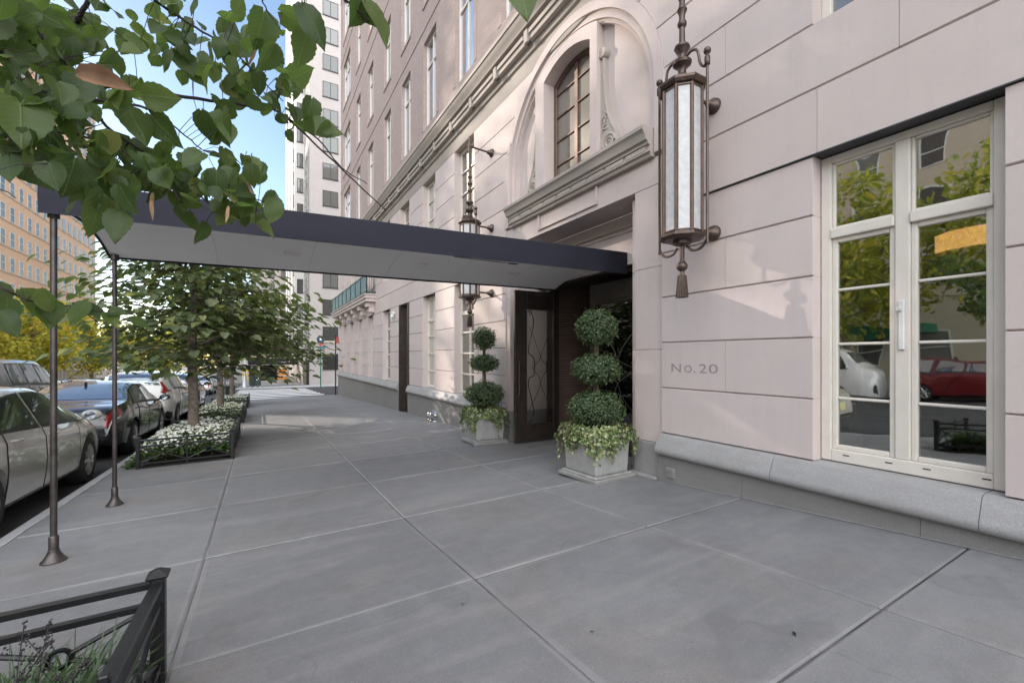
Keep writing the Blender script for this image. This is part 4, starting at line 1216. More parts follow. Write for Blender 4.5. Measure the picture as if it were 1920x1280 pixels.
    for sd in (1, -1):
        if kind == 'van': winglass('w', s0, s1-.05, sd, 0, -.45)
        elif kind == 'suv':
            winglass('w', s0+.18, s0+.85*k, sd, .12, 0); winglass('w', s0+.95*k, mid+.22, sd, 0, .0); winglass('w', mid+.32, s1, sd, 0, -.52*k)
        else:
            winglass('w', s0+.05, mid-.05, sd, .50*k, .0); winglass('w', mid+.05, s1+.08, sd, 0, -.58*k)
    for (a, b, nm) in ((wsr[0], wsr[1], 'windshield'), (rg[0], rg[1], 'rear_window')):
        m = MB()
        for sd in (1, -1):
            q = patch(a, b, 8.05, 10, sd, ns=8, nq=6, off=.006); n = len(m.v); m.v += q.v; m.f += [tuple(i+n for i in f) for f in q.f]
        if kind == 'van' and nm == 'rear_window': continue
        m.build(nm, M['car_glass'], car, world=False, smooth=180)
    # doors: raised skins with a dark gap round them
    if kind != 'van':
        b0 = axs[0]+L/2; b1 = axs[1]+L/2
        for sd in (1, -1):
            for (a, b) in ((b0+.33, mid-.012), (mid+.012, b1-.46)):
                m = patch(a, b, 2.1, 6.0, sd, ns=14, nq=8, off=.006); gp = m.build('door', paint, car, world=False, smooth=180)
                m = MB()
                for ss in (a-.006, b+.006): m.tube([P(ss, 2.08+3.9*j/12, sd, .003) for j in range(13)], .006, 5)
                m.tube([P(a+(b-a)*j/12, 2.07, sd, .003) for j in range(13)], .006, 5)
                m.build('door_seam', M['gap'], gp, world=False, smooth=180)
                h = MB(); c = P(b-.17 if False else a+.18, 5.15, sd, .02)
                h.tube([c+Vector((-.02*sd, -.10, 0)), c+Vector((.015*sd, -.06, 0)), c+Vector((.015*sd, .06, 0)), c+Vector((-.02*sd, .10, 0))], .014, 7)
                h.build('door_handle', paint, gp, world=False, smooth=60)
            m = patch(b0+.30, b1-.42, 1.3, 2.0, sd, ns=6, nq=3, off=.006); m.build('sill_trim', M['trim_black'], car, world=False, smooth=180)
    # mirrors
    for sd in (1, -1):
        base = P(s1+.02 if kind != 'van' else s1, 6.1, sd, 0)
        mm = MB(); c = base+Vector((sd*.15, .0, .06))
        mm.ball(c, (.12, .075, .075), 14, 8); mm.tube([base, c], .025, 6)
        mo_ = mm.build('wing_mirror', paint, car, world=False, smooth=180)
        gm = MB(); gm.lathe([(.06, -.066), (.06, -.070), (.001, -.0705)], (c.x, c.y-.008, c.z), 14, 'y'); gm.build('mirror_glass', M['car_glass'], mo_, world=False)
    # lamps
    for sd in (1, -1):
        if kind == 'sedan':
            m = patch(.012, .34, 5.45, 6.7, sd, ns=8, nq=5, off=.010); m.build('taillight', M['red_lens'], car, world=False, smooth=180)
            m = patch(.010, .26, 5.1, 5.42, sd, ns=5, nq=2, off=.011); m.build('reverse_lamp', M['clear_lens'], car, world=False, smooth=180)
        elif kind == 'suv':
            m = patch(.03, .17, 6.0, 7.7, sd, ns=6, nq=6, off=.012); m.build('taillight', M['red_lens'], car, world=False, smooth=180)
            m = patch(.008, .27, 5.6, 6.0, sd, ns=6, nq=4, off=.013); m.build('taillight', M['red_lens'], car, world=False, smooth=180)
        else:
            m = patch(.004, .03, 4.0, 6.0, sd, ns=4, nq=6, off=.012); m.build('taillight', M['red_lens'], car, world=False, smooth=180)
        m = patch(L-.42, L-.02, 5.6, 6.7, sd, ns=8, nq=4, off=.009); m.build('headlight', M['clear_lens'], car, world=False, smooth=180)
        m = patch(L-.10, L-.004, 2.6, 4.2, sd, ns=4, nq=4, off=.008); m.build('lower_grille', M['trim_black'], car, world=False, smooth=180)
    # rear: plate, bumper trim, boot line
    hp_ = .62*hk if kind == 'sedan' else .86*hk
    m = MB(); m.box(-.17, .17, -L/2-.026, -L/2-.012, hp_-.075, hp_+.075); m.build('number_plate', M['plate'], car, world=False, bevel=.004)
    m = MB()
    for sd in (1, -1):
        q = patch(.004, .30, 1.2, 2.5, sd, ns=6, nq=4, off=.012); n = len(m.v); m.v += q.v; m.f += [tuple(i+n for i in f) for f in q.f]
    m.box(-.62, .62, -L/2-.02, -L/2-.002, .38, .44)
    m.build('rear_bumper', M['trim_black'], car, world=False, smooth=180)
    m = MB(); m.ball((0, -L/2+1.6*k, interp(topT, 1.6*k)+.04), (.02, .07, .05), 8, 6); m.build('roof_antenna', M['trim_black'], car, world=False, smooth=180)
    return car
paint_silver = mat_carpaint('paint_silver', (.47, .46, .435), .35, .22)
paint_black = mat_carpaint('paint_black', (.018, .018, .022), .0, .12)
paint_white = mat_carpaint('paint_white', (.70, .70, .69), .0, .2)
paint_dark = mat_carpaint('paint_dark', (.035, .033, .04), .0, .15)
paint_grey = mat_carpaint('paint_grey', (.10, .105, .115), .2, .2)
paint_tan = mat_carpaint('paint_tan', (.40, .37, .31), .2, .25)
paint_red = mat_carpaint('paint_red', (.13, .009, .013), .1, .15)
def slope_at(y): return math.atan((ROAD(y+1)-ROAD(y-1))/2)
def place(c, x, y):
    c.location = (x, y, ROAD(y)); c.rotation_euler = (slope_at(y), 0, c.rotation_euler.z); return c
GK = 'cars parked along the kerb'
place(make_car('silver sedan parked nearest the viewer, beside the canopy posts', 'car', (-3.05, 7.30, 0), 0, paint_silver, 'sedan', GK, H=1.47), -3.06, 7.28)
place(make_car('black sedan with a pale rear window parked ahead of the silver sedan', 'car', (-3.05, 12.7, 0), 0, paint_black, 'sedan', GK, L=4.9, H=1.46), -3.06, 12.85)
place(make_car('white suv with tall red tail lamps parked beside the first tree', 'car', (-3.05, 18.1, 0), 0, paint_white, 'suv', GK, L=4.6, Wd=1.86, H=1.68), -3.06, 18.1)
place(make_car('dark car parked ahead of the white suv', 'car', (-3.05, 23.4, 0), 0, paint_dark, 'suv', GK, L=4.6, H=1.62, detail=False), -3.06, 23.5)
place(make_car('dark grey suv in the second lane behind the silver sedan', 'car', (-6.6, 12.5, 0), 0, paint_grey, 'suv', None, L=4.9, Wd=1.95, H=2.02), -5.9, 16.6)
place(make_car('pale tan sedan in the roadway behind the black sedan', 'car', (-6.4, 19.5, 0), 0, paint_tan, 'sedan', None, detail=False), -6.3, 24.0)
place(make_car('silver sedan waiting beyond the crossing near the red sign', 'car', (-3.2, 45, 0), 0, paint_silver, 'sedan', 'cars waiting beyond the crossing', detail=False), -3.9, 41.5)
place(make_car('dark car waiting beyond the crossing beside the pale lamp post', 'car', (-3.2, 52, 0), 0, paint_dark, 'sedan', 'cars waiting beyond the crossing', detail=False), -3.1, 52.5)
c_ = make_car('dark red hatchback parked across the street, seen mirrored in the big window', 'car', (-16.3, 6.5, 0), pi, paint_red, 'suv', 'cars parked across the street', L=4.3, H=1.5, detail=False); place(c_, -16.6, 5.9)
c_ = make_car('white delivery van parked across the street, seen mirrored in the big window', 'van', (-16.3, 12.5, 0), pi, paint_white, 'van', None, L=5.6, Wd=2.0, H=2.4, detail=False, name='delivery_van'); place(c_, -16.5, 11.6)
m = MB(); m.box(-1.045, -1.03, -2.4, .6, 1.35, 1.6); m.build('green_stripe', simple('van_green', (.03, .28, .20), .5), c_, world=False)
m = MB(); m.box(-1.045, -1.03, -2.4, .6, .75, .9); m.build('red_stripe', simple('van_red', (.4, .03, .03), .5), c_, world=False)
# ================================================================ tree pits, guards, plants
PITS = [(-.62, 2.43), (8.55, 11.6), (14.65, 17.7), (20.75, 23.8)]
PX0, PX1 = -1.58, -.38
M['petal'] = simple('petal', (.72, .72, .66), .6, 0, .3, 0, .1, 20)
M['flower_leaf'] = mat_leaf('flower_leaf', [(0, (.035, .085, .02)), (.6, (.075, .15, .04)), (1, (.16, .24, .08))], .5, .35)
M['grass_blade'] = mat_leaf('grass_blade', [(0, (.02, .05, .018)), (.6, (.04, .085, .03)), (1, (.07, .12, .045))], .35, .2)
M['berry'] = simple('berry', (.018, .014, .018), .4)
M['dry_leaf'] = simple('dry_leaf', (.15, .082, .045), .7, 0, .3, 0, .3, 25)
for pi_, (y0, y1) in enumerate(PITS):
    where = ('around the nearest tree pit at the lower left', 'around the white flower bed beyond the canopy', 'around the second white flower bed, third along the kerb', 'around the farthest flower bed near the corner')[pi_]
    zf = lambda x, y: G(x, y)
    tg = thing('tree_guard', 'low black iron guard '+where, 'tree guard', ((PX0+PX1)/2, (y0+y1)/2, G(-1, (y0+y1)/2)), 0, 'iron tree guards along the kerb')
    mb = MB()
    mb.grid([[(x, y, G(x, y)+.012+.02*noise.noise(Vector((x*5, y*5, 0)))) for x in fr(PX0+.03, PX1-.03, 8)] for y in fr(y0+.03, y1-.03, 14)])
    tag(mb.build('soil', M['soil'], smooth=180), kind='stuff')
    Hh = .455; rails = MB()
    def post(x, y, h=Hh, w=.026, cap=True):
        zb = G(x, y); m = MB(); m.box(x-w, x+w, y-w, y+w, zb-.02, zb+h)
        o = m.build('post', M['black_paint'], tg, bevel=.004)
        if cap:
            m = MB(); m.taper(x, y, zb+h, zb+h+.012, w+.012, w+.012, w+.014, w+.014); m.taper(x, y, zb+h+.012, zb+h+.034, w+.014, w+.014, .012, .012); m.build('post_cap', M['black_paint'], o, bevel=.003)
    cs = [(PX0, y0), (PX1, y0), (PX1, y1), (PX0, y1)]
    for x, y in cs: post(x, y)
    def side(a, b, bays):
        a, b = Vector((*a, 0)), Vector((*b, 0)); d = (b-a); Ln = d.length; d.normalize(); nrm = Vector((-d.y, d.x, 0))
        def q(t, h): 
            p = a+d*t; return Vector((p.x, p.y, G(p.x, p.y)+h))
        for h, hw, hh in ((.425, .019, .012), (.335, .015, .012), (.075, .015, .012)):
            c = [q(.026, h), q(Ln-.026, h)]
            vs = []
            for p in c: vs.append([p+nrm*hw+Vector((0, 0, hh)), p+nrm*hw-Vector((0, 0, hh)), p-nrm*hw-Vector((0, 0, hh)), p-nrm*hw+Vector((0, 0, hh))])
            rails.grid(vs, closed=True); 
        for k in range(bays):
            t0, t1 = .026+(Ln-.052)*k/bays, .026+(Ln-.052)*(k+1)/bays
            if k: 
                p = q(t0, 0); post(p.x, p.y, .46, .013, False)
            c = q((t0+t1)/2, .205); rr = .036
            pts = [c+d*(rr*cos(j*pi/8))+Vector((0, 0, rr*sin(j*pi/8))) for j in range(17)]
            rails.tube(pts, .010, 6, cap=False)
            for tt, h in ((t0, .325), (t1, .325), (t0, .085), (t1, .085)):
                e = q(tt, h); dd = (e-c).normalized(); rails.tube([c+dd*rr, e], .010, 6)
    side(cs[0], cs[1], 2); side(cs[1], cs[2], 4); side(cs[3], cs[2], 2)
    rails.build('rail', M['black_paint'], tg, bevel=0)
    mb = MB()                                       # steel edging of the pit
    for (xa, xb, ya, yb) in ((PX0, PX1, y0-.01, y0+.01), (PX0, PX1, y1-.01, y1+.01), (PX1-.01, PX1+.01, y0+.012, y1-.012)):
        n = 8; rows = []
        for i in range(n):
            x_0, x_1 = (xa, xb) if xb-xa < .1 else (xa+(xb-xa)*i/n, xa+(xb-xa)*(i+1)/n)
            y_0, y_1 = (ya, yb) if yb-ya < .1 else (ya+(yb-ya)*i/n, ya+(yb-ya)*(i+1)/n)
            z = G((x_0+x_1)/2, (y_0+y_1)/2); mb.box(x_0, x_1, y_0, y_1, z-.03, z+.022)
    mb.build('pit_edge', M['black_paint'], tg)
    if pi_:
        fl, pt_ = MB(), MB()
        cnt = (9000, 5500, 3200)[pi_-1]
        def mound(x, y):
            u = (x-(PX0+PX1)/2)/((PX1-PX0)/2+.12); v = (y-(y0+y1)/2)/((y1-y0)/2+.08)
            e = max(0, 1-u**4)*max(0, 1-v**6)
            return .46*sqrt(e)+.09*noise.noise(Vector((x*2.3, y*2.3, 3)))+.05*noise.noise(Vector((x*6, y*6, 1)))
        for k in range(cnt):
            x, y = random.uniform(PX0-.16, PX1-.03), random.uniform(y0+.02, y1-.02)
            z = G(x, y)+mound(x, y)*random.uniform(.45, 1.0)
            leaf(fl, (x, y, z), (rnd_dir()*.8+Vector((0, 0, 1))).normalized(), rnd_dir(), random.uniform(.045, .085), random.uniform(.03, .055))
        for k in range(int(cnt*.30)):
            x, y = random.uniform(PX0-.14, PX1-.06), random.uniform(y0+.05, y1-.05)
            z = G(x, y)+mound(x, y)*random.uniform(.82, 1.05)+.012
            nn = (rnd_dir()*.6+Vector((0, -.3, 1))).normalized(); a = nn.orthogonal().normalized(); b = nn.cross(a); r = random.uniform(.015, .028)
            n = len(pt_.v); c = Vector((x, y, z)); pt_.v.append(tuple(c))
            for j in range(10):
                an = j*pi/5; rr = r*(1 if j % 2 == 0 else .62); pt_.v.append(tuple(c+(a*cos(an)+b*sin(an))*rr+nn*.004))
            for j in range(10): pt_.f.append((n, n+1+j, n+1+(j+1) % 10))
        fb = fl.build('flower_bed', M['flower_leaf'], recalc=False); tag(fb, None, None, None, 'stuff')
        fo = pt_.build('flower_heads', M['petal'], fb, world=True, recalc=False)
# near pit: strap-leaved clumps with dark seed spikes
gb, sd_b, ft = MB(), MB(), MB()
for k in range(84):
    cx, cy = random.uniform(PX0+.1, PX1-.10), random.uniform(1.2, 2.36)
    if k > 50: cx, cy = random.uniform(-.92, -.50), random.uniform(1.85, 2.36); zb = G(cx, cy)
    for j in range(26):
        a = random.uniform(0, 2*pi); Ln = random.uniform(.24, .42); lean = random.uniform(.25, 1.0)
        d = Vector((cos(a), sin(a), 0)); w = random.uniform(.004, .007); sidev = Vector((-d.y, d.x, 0))*w
        base = Vector((cx, cy, zb))+d*.02; rows = []
        for i in range(6):
            t = i/5; p = base+d*(Ln*lean*t*(.4+.6*t))+Vector((0, 0, Ln*(t*.95-.55*lean*t*t)))
            f = (1-.85*t**2); rows.append([tuple(p-sidev*f), tuple(p+sidev*f)])
        gb.grid(rows)
    if k % 3 == 0:
        a = random.uniform(0, 2*pi); top_ = Vector((cx+.16*cos(a), cy+.16*sin(a), zb+random.uniform(.36, .48)))
        pts = [Vector((cx, cy, zb)), Vector((cx+.04*cos(a), cy+.04*sin(a), zb+.25)), top_]
        PP, _ = catmull(pts, [1]*3, 6); sd_b.tube(PP, .0018, 4)
        for q in PP[5:]:
            for _ in range(4): sd_b.ball(tuple(q+rnd_dir()*.012), random.uniform(.003, .005), 6, 4)
for k in range(60):
    x, y = random.gauss(-.83, .05), random.gauss(2.02, .05); z = G(x, y)+random.uniform(.10, .19)
    ft.ball((x, y, z), random.uniform(.006, .011), 6, 4)
lg = thing('border_grass', 'dark strappy grass with black seed spikes growing inside the nearest iron guard', 'plant', (-1, 1.4, G(-1, 1.4)))
gb.build('grass_blade', M['grass_blade'], lg, recalc=False); sd_b.build('seed_spike', M['berry'], lg, smooth=180, recalc=False); ft.build('white_flower', M['petal'], lg, smooth=180)
# fallen leaves
for k, (u, v, d) in enumerate(((868, 1132, 1.9), (1106, 1186, 1.65), (1486, 1185, 1.72), (704, 868, 5.0), (592, 797, 6.9))):
    p = at(u, v, 1.0)
    t = (u-960)/FPX; Xp, Yp = SY+t*CY, CY-t*SY
    dd = 1.5
    for _ in range(40):
        dd = -G(Xp*dd, Yp*dd)/((v-HOR)/FPX)
    x, y = Xp*dd, Yp*dd
    mb = MB(); s = (.018, .022, .036, .04, .09)[k]
    a = random.uniform(0, 6)
    leaf(mb, (x, y, G(x, y)+.007), (0, 0, 1), (cos(a), sin(a), 0), s, s*.5, .3)
    tag(mb.build('fallen_leaf', M['berry'], recalc=False), ('small curled dark leaf lying on the pavement below the near joint', 'tiny dark leaf lying on the pavement at the bottom centre', 'narrow dark leaf lying on the pavement at the lower right', 'dark leaf lying on the pavement beyond the joint crossing', 'larger dark leaf lying on the pavement level with the far planter')[k], 'leaf', 'fallen leaves on the pavement')

# ---------------------------------------------------------------- street trees along the kerb
M['tree_leaf'] = mat_leaf('tree_leaf', [(0, (.075, .105, .066)), (.5, (.13, .165, .098)), (.86, (.20, .23, .12)), (1, (.36, .37, .09))], .36, .42, tcol=(.30, .42, .06))
def heart_leaf(mb, p, nrm, tip, L, W):
    nrm = Vector(nrm); tip = Vector(tip); tip = tip-nrm*tip.dot(nrm)
    if tip.length < 1e-4: tip = nrm.orthogonal()
    tip.normalize(); sd = nrm.cross(tip); p = Vector(p); n = len(mb.v)
    def q(a, b, h=0): return tuple(p+tip*L*a+sd*W*b+nrm*h*L)
    mb.v += [q(0, 0), q(-.04, .30, .05), q(.32, .52, .10), q(.72, .30, .0), q(1.0, 0, -.14), q(.72, -.30, .0), q(.32, -.52, .10), q(-.04, -.30, .05), q(.4, 0, -.02)]
    for a, b in ((0, 1), (1, 2), (2, 3), (3, 4), (4, 5), (5, 6), (6, 7), (7, 0)): mb.f.append((n+8, n+b, n+a))
def street_tree(x, y, label, H, R, zlo, count, seed, extra=(), big=.165):
    random.seed(seed)
    zb = G(x, y)
    t = thing('street_tree', label, 'tree', (x, y, zb), 0, 'young trees along the kerb')
    tr = MB(); tr.tube([(x, y, zb-.05), (x+.02, y, zb+.9), (x-.01, y+.03, zb+1.8), (x+.03, y, zb+H*.55), (x, y+.05, zb+H*.85), (x+.02, y, zb+H)], [.105, .082, .072, .055, .03, .01], 10, smoothpath=4)
    tr.build('trunk', M['bark'], t, smooth=180)
    br, lf = MB(), MB()
    nb = 26
    arms = []
    for k in range(nb):
        h = zlo+.25+(H-zlo-.3)*k/nb; a = k*2.4+random.uniform(-.3, .3)
        f = (h-zlo)/(H-zlo)
        r = R*(.55+.75*sin(min(1, f*1.25+.18)*pi*.75)*.8)*random.uniform(.75, 1.1)*(1-.55*f)
        arms.append((h, a, r))
    for (h, a, r) in extra: arms.append((h, a, r))
    for (h, a, r) in arms:
        d = Vector((cos(a), sin(a), 0)); s = Vector((x, y, zb+h-.25))
        pts = [s, s+d*r*.35+Vector((0, 0, .30*r*.6)), s+d*r*.7+Vector((0, 0, .34*r*.6)), s+d*r+Vector((0, 0, .12*r))]
        P, Rr = catmull(pts, [.026, .018, .011, .005], 6); br.tube(P, Rr, 6)
        n = int(count/len(arms)*(.5+.7*r/R))
        for j in range(n):
            tt = random.random()**.6; i = min(int(tt*(len(P)-1)), len(P)-2); q = P[i].lerp(P[i+1], random.random())
            w = .12+.42*(1-abs(tt-.65))
            off = Vector((random.gauss(0, w*.62), random.gauss(0, w*.62), random.gauss(-.03, .11)))
            pos = q+off
            out = (off*.7+d*.45); out.z = 0
            nn = (Vector((0, 0, 1))+out*random.uniform(.25, .8)+rnd_dir()*.42).normalized()
            tip = out+rnd_dir()*.5+Vector((0, 0, -.7)); L_ = big*random.uniform(.62, 1.15)
            heart_leaf(lf, pos, nn, tip, L_, L_*.86)
    br.build('branch', M['bark'], t, smooth=180, recalc=False)
    lf.build('crown', M['tree_leaf'], t, recalc=False)
    return t
street_tree(-1.06, 9.95, 'young linden tree growing from the first white flower bed beyond the canopy', 4.7, 1.75, 1.9, 4300, 11, extra=((1.75, .75, 2.3), (1.65, .35, 2.5), (1.9, 1.2, 2.2), (2.1, .5, 2.1), (1.75, -1.9, 1.25), (1.85, -2.5, 1.4), (2.5, .2, 2.1), (2.4, .9, 2.3), (2.9, .5, 2.1), (1.5, 0.1, 1.5), (1.9, 2.6, 1.5), (2.4, 2.3, 1.6)))
street_tree(-1.0, 15.5, 'young linden tree with a thinner trunk growing from the second flower bed', 5.0, 1.8, 1.9, 2700, 12, extra=((1.9, .5, 2.3), (2.1, .2, 2.4), (2.5, .6, 2.2), (3.0, .4, 2.2)), big=.18)
street_tree(-1.0, 22.0, 'slim young tree growing from the farthest flower bed near the corner', 5.2, 1.8, 2.1, 1900, 13, big=.20)

# ---------------------------------------------------------------- the tree overhead, rooted in the nearest pit
random.seed(21)
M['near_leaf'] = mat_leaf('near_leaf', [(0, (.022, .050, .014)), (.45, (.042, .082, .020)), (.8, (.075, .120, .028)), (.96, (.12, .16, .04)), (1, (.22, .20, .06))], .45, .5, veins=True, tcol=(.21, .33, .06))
nt_ = thing('shade_tree', 'large leafy linden at the upper left whose branches hang over the canopy', 'tree', (-1.05, .9, G(-1.05, .9)), 0)
tr = MB(); zb = G(-1.05, .9)
tr.tube([(-1.05, .9, zb-.05), (-1.07, .92, zb+.8), (-1.12, .93, zb+1.7), (-1.16, 1.0, zb+2.8), (-1.2, 1.05, zb+4.2)], [.12, .10, .09, .075, .04], 12, smoothpath=4)
tr.build('trunk', M['bark'], nt_, smooth=180)
BR_ = [  # screen reference (u, v, depth) of limbs, each a real curve in space running out from the trunk
    ([(-420, -10, 1.05), (-180, 55, 1.25), (-20, 90, 1.42), (110, 136, 1.55), (155, 150, 1.6), (215, 163, 1.66), (345, 182, 1.78), (480, 200, 1.9), (530, 216, 1.95), (630, 307, 2.05), (724, 395, 2.15)], .0125, .0028),
    ([(-380, 40, 1.1), (-150, 110, 1.2), (0, 150, 1.3), (85, 174, 1.37), (200, 190, 1.45), (285, 206, 1.5), (330, 240, 1.56), (380, 282, 1.6)], .0085, .002),
    ([(150, 182, 1.41), (215, 250, 1.47), (320, 318, 1.55), (380, 372, 1.6), (425, 412, 1.64)], .0055, .002),
    ([(110, 136, 1.55), (118, 100, 1.5), (140, 50, 1.42), (168, 0, 1.36), (215, -80, 1.3)], .0085, .006),
    ([(110, 112, 1.3), (60, 45, 1.22), (20, 0, 1.18), (-60, -90, 1.1)], .003, .004),
    ([(529, 214, 1.95), (596, 262, 2.0), (641, 315, 2.06), (688, 344, 2.1)], .004, .002),
    ([(215, -80, 1.3), (290, 0, 1.5), (380, 60, 1.62), (440, 100, 1.7), (530, 190, 1.8)], .006, .002),
    ([(-300, 480, 1.0), (-120, 520, 1.1), (0, 540, 1.2), (45, 560, 1.25), (94, 570, 1.3), (150, 577, 1.34), (210, 590, 1.38), (246, 602, 1.4)], .0045, .0012),
    ([(150, 577, 1.34), (190, 610, 1.37)], .002, .001),
    ([(320, 318, 1.55), (400, 345, 1.62), (470, 370, 1.68), (520, 385, 1.72)], .003, .0015),
    ([(-300, 250, 1.05), (-100, 240, 1.15), (30, 245, 1.25), (130, 250, 1.32), (220, 280, 1.4), (300, 330, 1.46), (340, 380, 1.5)], .005, .0018),
    ([(-250, -250, 1.0), (100, -200, 1.05), (420, -120, 1.05), (600, -20, 1.0), (650, 0, .98), (690, 40, .98)], .006, .002),
    ([(420, -120, 1.05), (480, -30, 1.15), (500, 20, 1.2), (530, 60, 1.25)], .003, .001),
    ([(420, -120, 1.05), (700, -160, .9), (900, -70, .82), (975, -8, .8)], .004, .001),
    ([(-300, 150, .95), (-150, 260, .98), (-40, 330, 1.0), (30, 370, 1.02)], .004, .001),
]
LIM = MB()
for pts, ra, rb in BR_:
    PP = [at(*p) for p in pts]
    n = len(PP); P, Rr = catmull(PP, [ra+(rb-ra)*i/(n-1) for i in range(n)], 6)
    P = [p+rnd_dir()*.0022 for p in P]
    LIM.tube(P, Rr, 7)
    for k in range(4, len(P)-1, 5):
        LIM.ball(tuple(P[k]), Rr[k]*1.45, 7, 5)
LIM.tube([(-1.12, .93, zb+1.7), (-.98, .95, zb+2.1), tuple(at(-420, -10, 1.05))], [.05, .03, .013], 8)
LIM.tube([(-1.14, .97, zb+2.2), (-.9, .9, zb+2.5), tuple(at(-250, -250, 1.0))], [.04, .02, .007], 8)
LIM.tube([(-1.08, .92, zb+1.0), (-.95, .9, zb+1.25), tuple(at(-300, 480, 1.0))], [.03, .012, .005], 8)
for a_ in ((-380, 40, 1.1), (-300, 250, 1.05), (-300, 150, .95)): LIM.tube([(-1.12, .93, zb+1.7), tuple(at(*a_))], [.02, .006], 7)
LF = MB(); LF.uv = []
def big_leaf(mb, p, nrm, tip, L, W, fold=.22, curl=.15, uvok=True):
    nrm = Vector(nrm).normalized(); tip = Vector(tip); tip = tip-nrm*tip.dot(nrm)
    if tip.length < 1e-4: tip = nrm.orthogonal()
    tip.normalize(); sd = nrm.cross(tip); p = Vector(p); rows = []; n0 = len(mb.v)
    N = 13; ph = random.uniform(0, 6)
    prof = [(0, .10), (.02, .52), (.10, .82), (.22, .98), (.36, 1.0), (.52, .90), (.68, .66), (.80, .42), (.90, .20), (1.0, .0)]
    uvs = []
    for i in range(N+1):
        t = i/N; w = interp(prof, t)*W*.5*(1+(.035 if i % 2 else -.035)); back = -.10*L*max(0, 1-t*6)
        row = []
        for c in (-1, -.55, 0, .55, 1):
            h = fold*abs(c)*w-curl*L*(t**2)-.25*curl*L*abs(c)**2*sin(t*3)+.018*L*sin(ph+t*9+c*3)
            ext = back*abs(c)
            row.append(tuple(p+tip*(L*t+ext)+sd*(c*w)+nrm*h)); uvs.append((c*w/(W*.5), t))
        rows.append(row)
    mb.grid(rows); 
    if mb.uv is not None: mb.uv += uvs
def stalk(a, b): 
    m = (a+b)/2+Vector((0, 0, .01)); LIM.tube([a, m, b], .0012, 4, cap=False)
    
segs = []
for bi, (pts, ra, rb) in enumerate(BR_):
    PP = [at(*p) for p in pts]; P, _ = catmull(PP, [1]*len(PP), 8); segs.append(P)
def near_branch(p):
    best = None
    for P in segs:
        for q in P:
            d = (q-p).length
            if best is None or d < best[0]: best = (d, q)
    return best
def put_leaf(u, v, d, Lpx, ang=None, face=.75):
    """leaf whose middle is near (u, v); Lpx = length in photo pixels"""
    p = at(u, v, d); L = Lpx/FPX*d
    toCam = -p.normalized()
    R_ = Vector((CY, -SY, 0)); U_ = Vector((0, 0, 1))
    if ang is None: ang = random.gauss(-80, 38)
    a = radians(ang); tip = R_*cos(a)+U_*sin(a)+rnd_dir()*.35
    nn = (toCam*face+rnd_dir()*.95+Vector((0, 0, .45))).normalized()
    base = p-tip.normalized()*L*.5
    b = near_branch(base)
    if b[0] < .16: stalk(b[1], base)
    big_leaf(LF, base, nn, tip, L, L*random.uniform(.66, .92), fold=random.uniform(.05, .6), curl=random.uniform(-.05, .38))
# dense regions: (u, v, ru, rv, count, depth range)
REG = [(60, 40, 120, 60, 26, 1.2, 1.6), (40, 110, 90, 60, 20, 1.2, 1.6), (190, 70, 90, 60, 14, 1.3, 1.8), (310, 60, 90, 60, 16, 1.4, 2.0), (400, 110, 90, 60, 16, 1.5, 2.0), (470, 80, 60, 50, 12, 1.6, 2.0),
       (60, 220, 80, 60, 18, 1.1, 1.5), (130, 210, 80, 60, 16, 1.2, 1.6), (230, 170, 70, 50, 8, 1.3, 1.7), (70, 300, 60, 40, 9, 1.1, 1.4), (170, 300, 60, 45, 10, 1.2, 1.5), (250, 330, 70, 40, 15, 1.3, 1.6),
       (190, 370, 60, 40, 10, 1.2, 1.5), (330, 300, 45, 45, 7, 1.4, 1.7), (350, 360, 70, 40, 15, 1.4, 1.7), (440, 330, 60, 40, 14, 1.5, 1.8), (460, 390, 60, 30, 11, 1.5, 1.8), (20, 20, 60, 40, 12, 1.0, 1.4),
       (480, 150, 60, 50, 10, 1.7, 2.0), (530, 190, 40, 40, 7, 1.8, 2.0), (570, 230, 40, 30, 6, 1.9, 2.1), (400, 230, 40, 40, 6, 1.6, 1.8)]
for (u, v, ru, rv, cnt, d0, d1) in REG:
    for k in range(int(cnt*2.1)):
        a = random.uniform(0, 2*pi); r = sqrt(random.random())
        d = random.uniform(d0, d1); put_leaf(u+ru*r*cos(a), v+rv*r*sin(a), d, random.uniform(36, 74)*1.05/d)
